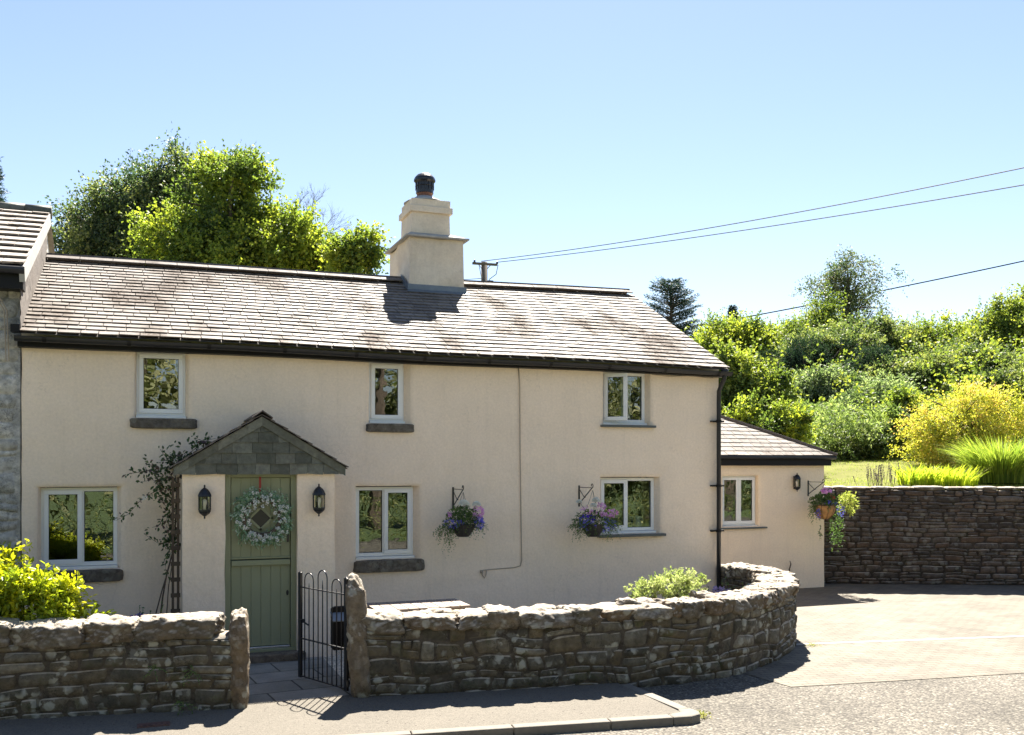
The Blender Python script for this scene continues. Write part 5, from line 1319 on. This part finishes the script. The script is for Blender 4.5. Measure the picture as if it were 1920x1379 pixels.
# hillside, each with its own label
G_ = 'shrubs and trees on the hillside'
HT = [
 ('birch_tree', 'tall airy birch tree standing above the hillside skyline', 50, [(1590,535,62,42), (1625,575,36,40), (1545,530,32,26), (1600,505,40,26), (1560,590,30,40)], 'birch', dict(subs=80, tw=9, J=8, tl=1.1, leaf=(.13,.08), trunk=.16, kbr=50, droop=.6, updir=-.1)),
 ('ash_tree', 'narrow yellow green tree in front of the airy birch', 46, [(1540,590,30,40), (1535,635,45,40), (1490,640,40,26)], 'lime', dict(subs=80, tw=14, J=8, tl=.8, leaf=(.13,.09), trunk=.14)),
 ('field_maple', 'yellow green bushy tree just right of the roof verge', 44, [(1350,645,46,38), (1400,640,50,34), (1430,665,40,40), (1330,690,40,50)], 'oak', dict(subs=120, tw=14, J=8, tl=.8, leaf=(.13,.10))),
 ('hazel_tree', 'rounded mid green tree below the birch on the skyline', 42, [(1620,640,62,36), (1670,660,44,40), (1560,650,44,30)], 'mid', dict(subs=130, tw=14, J=8, tl=.7, leaf=(.13,.10))),
 ('hawthorn_tree', 'mid green tree on the skyline left of the right edge', 50, [(1760,640,56,38), (1710,650,36,30), (1800,650,50,40)], 'oak', dict(subs=120, tw=14, J=8, tl=.7, leaf=(.13,.10))),
 ('sycamore_tree', 'tall yellow green tree at the right edge of the skyline', 46, [(1885,625,58,50), (1925,600,50,50), (1850,650,40,40)], 'lime', dict(subs=130, tw=14, J=8, tl=.7, leaf=(.13,.11))),
 ('yew_tree', 'very dark yew tree in the middle of the hillside', 38, [(1510,690,55,48), (1570,700,60,48), (1470,700,30,40)], 'dark', dict(subs=110, tw=18, J=8, tl=.5, leaf=(.10,.05))),
 ('holly_tree', 'dark glossy tree right of the yew under the skyline', 36, [(1640,690,42,40), (1680,720,34,34)], 'dark', dict(subs=80, tw=16, J=8, tl=.45, leaf=(.09,.05))),
 ('elder_bush', 'dull green spreading bush above the dark yew', 40, [(1530,655,60,24), (1590,650,50,22)], 'mid', dict(subs=80, tw=14, J=8, tl=.6, leaf=(.11,.08))),
 ('cherry_tree', 'bright leafy green tree beside the extension roof', 27, [(1385,730,50,50), (1420,770,50,44), (1370,700,34,36), (1450,740,30,40), (1365,780,40,30)], 'lime', dict(subs=170, tw=14, J=8, tl=.5, leaf=(.12,.09), trunk=.12)),
 ('laurel_bush', 'dense green bush behind the extension roof, below the bright tree', 25, [(1400,800,50,34), (1450,820,44,34), (1480,800,36,36)], 'oak', dict(subs=100, tw=14, J=8, tl=.4, leaf=(.10,.07), trunk=.08)),
 ('buddleia_bush', 'pale silvery green bush left of the bracken slope', 34, [(1510,740,42,34), (1560,730,44,26), (1480,760,34,30)], 'pale', dict(subs=110, tw=13, J=8, tl=.6, leaf=(.13,.07), trunk=.08)),
 ('willow_bush', 'pale green bush in the centre of the slope above the lawn', 32, [(1620,770,52,40), (1665,750,44,36), (1590,800,40,34)], 'pale', dict(subs=130, tw=13, J=8, tl=.6, leaf=(.12,.06), trunk=.08)),
 ('dogwood_bush', 'yellow green bush high on the slope left of the golden maple', 35, [(1700,710,50,32), (1650,725,36,22), (1745,700,40,26)], 'mid', dict(subs=110, tw=13, J=8, tl=.6, leaf=(.11,.08), trunk=.08)),
 ('viburnum_bush', 'wide grey green bush on the slope above the golden maple', 38, [(1810,690,62,36), (1870,700,50,44), (1770,690,40,26)], 'mid', dict(subs=150, tw=14, J=8, tl=.6, leaf=(.11,.08), trunk=.08)),
 ('privet_bush', 'dark green bush at the right edge beyond the golden maple', 31, [(1905,740,44,44), (1880,790,44,36), (1860,730,30,26)], 'mid', dict(subs=110, tw=14, J=8, tl=.5, leaf=(.10,.07), trunk=.08)),
 ('beech_sapling', 'small fresh green bush between the lawn and the golden maple', 29, [(1690,800,36,40), (1705,770,30,30), (1660,830,30,30)], 'oak', dict(subs=90, tw=13, J=8, tl=.5, leaf=(.11,.08), trunk=.08)),
 ('rhododendron_bush', 'dark rounded bush at the top edge of the lawn', 28.5, [(1600,840,40,26), (1640,835,36,26), (1570,850,30,22)], 'mid', dict(subs=90, tw=13, J=8, tl=.4, leaf=(.11,.05), trunk=.06)),
 ('golden_maple', 'golden yellow maple with orange tips on the lawn at the right', 25.5, [(1800,800,84,52), (1860,790,56,44), (1760,835,56,36), (1830,755,56,30), (1895,770,36,34), (1735,800,36,24), (1790,850,50,24)], 'acer', dict(subs=260, tw=10, J=8, tl=.55, leaf=(.062,.042), trunk=.09, kbr=90, droop=.25, updir=.0, squash=.45)),
]
for nm, lb, Z, lo, mt, kw in HT:
    tree(nm, lb, 'bush' if nm.endswith('bush') else 'tree', Z, lo, TL[mt], abs(hash_ := sum(map(ord, nm))) , group=G_, **kw)
# bracken: nobody could count it
rg = np.random.default_rng(99); st = []; 
for i in range(1500):
    u = rg.uniform(1395, 1730); Zb = rg.uniform(27.5, 36); q = atZ(u, 800, Zb); z = hill_z(q.x, q.y)
    v = 875 - F*(z+.6-H)/Zb
    st.append((q.x, q.y, z + rg.uniform(.0, 1.5)))
st = np.array(st); d = unit(rg.normal(size=(len(st),3))*np.array([1,1,.4]) + np.array([-.1,-.5,.9]))
P, A, N, ti = twig_leaves(rg, st, d, .9, 26, jit=.35, spread=1.0, droop=.75)
me = leaves_mesh('bracken', P, A, N, .13, .035, rg.random(len(P))*.5 + np.random.default_rng(1).random(len(st))[ti]*.5, TL['fern'], (0,0,0)); o = link_mesh('bracken', me); tagit(o, 'pale green bracken covering the slope above the lawn', 'bracken', kind='stuff')
# undergrowth carpet closing the gaps on the hillside
rg = np.random.default_rng(98); n = 8200; st = []
while len(st) < n:
    u = rg.uniform(1180, 2050); Zb = rg.uniform(29, 66); q = atZ(u, 700, Zb)
    st.append((q.x, q.y, hill_z(q.x, q.y) + 2.3*rg.random()**2 * max(.3, 1 + 1.2*nz(q.x*.25, q.y*.25, 3))))
st = np.array(st); d = unit(rg.normal(size=(n,3)) + np.array([0,-.2,.9])); P, A, N, ti = twig_leaves(rg, st, d, .9, 14, jit=.5, spread=1.)
me = leaves_mesh('undergrowth', P, A, N, .13, .09, rg.random(len(P))*.4 + np.random.default_rng(2).random(n)[ti]*.6, TL['lime'], (0,0,0)); o = link_mesh('undergrowth', me); tagit(o, 'low green scrub covering the hillside between the trees', 'scrub', kind='stuff')
# far wood along the foot of the hill, behind everything (seen in gaps)
# ornamental grasses behind the drive wall
def blades(name, loc, n, h, spread, lean, mat, label, cat, wd=.014, seed=1, rad=.15, seg=6, ucurve=1.):
    rg = random.Random(seed); mb = MB(); t = Vector(loc)
    for i in range(n):
        a = rg.random()*2*math.pi; r_ = rad*math.sqrt(rg.random()); b = t + Vector((math.cos(a)*r_*spread[0], math.sin(a)*r_*spread[1], 0)); d = Vector((math.cos(a), math.sin(a), 0)); hh = h*rg.uniform(.45, 1.1); ln = lean*rg.uniform(.3, 1.2)
        sd_ = Vector((rg.gauss(0,1), rg.gauss(0,1), 0)).normalized(); L_ = []; 
        for k in range(seg+1):
            tt = k/seg; p = b + d*(ln*hh*tt**1.8) + Vector((0,0,hh*(tt - .42*ln*tt**3*ucurve))); w_ = wd*(1-tt**2)*.5 + .0008
            L_.append([tuple(p - sd_*w_), tuple(p + sd_*w_)])
        mb.grid(L_, 0, rg.random())
    o = mb.build(name, mat, origin=loc); tagit(o, label, cat); return o
q = atZ(1878, 915, 21.5); blades('miscanthus_grass', (q.x, q.y, hill_z(q.x, q.y)), 2600, 1.2, (1., 1.), .85, TL['blade'], 'big arching clump of ornamental grass behind the drive wall at the right', 'grass clump', wd=.018, seed=5, rad=.55)
q = atZ(1925, 915, 21.8); blades('miscanthus_grass', (q.x, q.y, hill_z(q.x, q.y)), 1300, 1.1, (1., 1.), 1.0, TL['blade'], 'second grass clump cut by the right edge of the picture', 'grass clump', wd=.018, seed=6, rad=.5)
for k, (u, n) in enumerate(((1706, 200), (1732, 260), (1758, 280), (1784, 260), (1808, 240))):
    q = atZ(u, 915, 20.6); blades('iris_clump', (q.x, q.y, hill_z(q.x, q.y)), int(n*.6), .5, (1.3, .8), .75, TL['iris'], ('leftmost clump of yellow green sword leaves on top of the drive wall', 'second clump of yellow green sword leaves from the left on the drive wall', 'middle clump of yellow green sword leaves on the drive wall', 'fourth clump of yellow green sword leaves, next to the arching grass side', 'yellow green sword leaves right against the arching grass clump')[k], 'plant', wd=.028, seed=20+k, rad=.24, ucurve=.6)['group'] = 'sword leaved plants behind the drive wall'
q = atZ(1650, 915, 20.3); z0 = hill_z(q.x, q.y); dsx = thing('seed_heads', (q.x, q.y, z0), 'thin brown dried flower stems standing on the drive wall edge', 'plant')
mb = MB(); rs = random.Random(3)
for i in range(42):
    b = Vector((q.x + rs.gauss(0,.3), q.y + rs.gauss(0,.1), z0)); hh = rs.uniform(.15, .5); tp = b + Vector((rs.gauss(0,.05), rs.gauss(0,.05), hh)); mb.tube([b, b.lerp(tp,.5), tp], .005, 4)
    for k in range(5): c = b.lerp(tp, .5+.12*k); mb.lathe(c, [(.003, -.012), (.014, 0), (.003, .014)], 5)
mb.build('stem', MT['twig'], dsx)
# lawn blades at the near edge for a soft outline
rg = np.random.default_rng(5); n = 16000; aa = rg.uniform(.1, 14, n); bb = .05 + 11*rg.random(n)**1.6
X = 12.9 + .905*aa + .425*bb; Yy = 16.45 - .425*aa + .905*bb; Zz = np.array([hill_z(x, y) for x, y in zip(X, Yy)])
P = np.stack([X, Yy, Zz-.01], 1); A = unit(rg.normal(size=(n,3))*.35 + np.array([0,0,1.])); N = unit(rg.normal(size=(n,3)))
me = leaves_mesh('lawn_grass', P, A, N, .045*(.5+rg.random(n)), .012, rg.random(n), TL['blade'], (0,0,0)); o = link_mesh('lawn_grass', me); tagit(o, 'short mown grass of the lawn behind the drive wall', 'grass', kind='stuff')

# wood across the road behind the viewer: lights and is mirrored in the windows
rg = np.random.default_rng(61); lob = []
for i in range(17):
    x = -26 + i*4.3 + rg.uniform(-1, 1); y = -8.5 - rg.uniform(0, 4) - .13*x; h = rg.uniform(7.5, 9.5) if x < 14 else rg.uniform(6, 7.5)
    lob += [((x, y, h*.62), (2.3, 2.0, h*.42)), ((x+1.5, y+.8, h*.35), (2., 1.6, h*.3))]
P, A, N, r_, sb = crown(rg, lob, 1100, 16, 7, .9)
P[:, 2] = np.maximum(P[:, 2], 0)
me = leaves_mesh('crown', P, A, N, .22, .16, r_, leafmat('roadside_leaf', [(.16,.18,.06), (.26,.28,.09), (.36,.36,.12), (.46,.44,.16)], tf=.2, gain=.8), (5, -9, 0))
wd_ = thing('roadside_wood', (5, -9, 0), 'belt of trees across the road, seen mirrored in the cottage windows', 'wood'); wd_['kind'] = 'stuff'
link_mesh('crown', me, wd_)
mb = MB()
for i in range(17):
    x = -26 + i*4.3; y = -9.5 - .13*x; mb.tube([(x, y, -.2), (x+.1, y, 3), (x+.2, y, 7)], [.32, .26, .12], 8)
mb.build('trunk', MT['bark'], wd_)
st = np.stack([rg.uniform(-22, 30, 2600), rg.uniform(-5.2, -2.3, 2600), rg.uniform(0, 1.3, 2600)], 1); st[:, 1] -= .1*st[:, 0]
P, A, N, ti = twig_leaves(rg, st, unit(rg.normal(size=(2600,3))+np.array([0,.3,.8])), .5, 12, jit=.5, droop=.5)
me = leaves_mesh('verge_ferns', P, A, N, .10, .045, rg.random(len(P)), TL['mid'], (0,0,0)); o = link_mesh('verge_ferns', me); tagit(o, 'ferns on the verge across the road, mirrored in the lower windows', 'ferns', kind='stuff')

# ================================================================ POLE AND WIRES
q = atZ(908, 492, 45); pb = Vector((q.x, q.y, 0)); pl = thing('utility_pole', (q.x, q.y, 0), 'wooden pole with a crossarm rising behind the ridge, right of the chimney', 'utility pole')
mb = MB(); mb.tube([pb, (q.x, q.y, q.z)], [.19, .15], 12); mb.build('pole', MT['pole'], pl, smooth=True)
aL, aR = atZ(886, 494, 44.6), atZ(932, 497, 45.2)
mb = MB(); mb.obox((aL+aR)/2, (aR-aL)/2, (0, .05, 0), (0, 0, .05)); m0 = Vector((q.x, q.y, (aL.z+aR.z)/2-.35))
for e in (aL, aR): mb.tube([m0, m0.lerp(e, .5)+Vector((0,0,.16))], .018, 4)
mb.build('crossarm', MT['pole'], pl)
for e in (aL + (aR-aL)*.08, aR):
    mb = MB(); mb.lathe((e.x, e.y, e.z+.03), [(.05, 0), (.06, .04), (.035, .07), (.055, .1), (.02, .14)], 10); mb.build('insulator', MT['iron'], pl, smooth=True)
mb = MB(); mb.box(q.x+.16, q.x+.42, q.y-.1, q.y+.1, q.z-1.35, q.z-.85)
mb.tube([tuple(aR + Vector((.05, 0, 0))), tuple(aR + Vector((-.05,0,-.45))), tuple(aR + Vector((-.4, 0, -.72))), (q.x+.3, q.y, q.z-.85)], .018, 5)
mb.tube([tuple(aL + Vector((.3, 0, 0))), (aL.x+.45, aL.y, aL.z-.7), (aL.x+.5, aL.y, aL.z-1.5)], .014, 5)
mb.build('cable_box', MT['wire'], pl)
def wire(pts, r_, label):
    mb = MB(); mb.tube(pts, r_, 5); o = mb.build('overhead_wire', MT['wire'], origin=tuple(pts[0])); tagit(o, label, 'wire', 'overhead wires')
def span(A_, B_, sag, n=26): return [A_.lerp(B_, i/n) - Vector((0,0,sag*4*(i/n)*(1-i/n))) for i in range(n+1)]
A_ = aL + (aR-aL)*.35 + Vector((0,0,.12)); B_ = atZ(1920, 300, 27); B_ = A_.lerp(B_, 1.25); wire(span(A_, B_, .35), .017, 'upper of the two long wires running right from the pole')
A_ = aR + Vector((0,0,.12)); B_ = atZ(1920, 337, 28.5); B_ = A_.lerp(B_, 1.25); wire(span(A_, B_, .25), .017, 'lower of the two long wires running right from the pole')
A_ = atZ(1255, 621, 58); B_ = atZ(1920, 487, 53); B_ = A_.lerp(B_, 1.2); wire(span(A_, B_, .15), .035, 'single wire sloping over the hillside trees at the right')
A_ = atZ(700, 524, 46); B_ = Vector((q.x, q.y, q.z-.75)); wire(span(A_, B_, .1), .014, 'short low wire between the chimney and the pole')
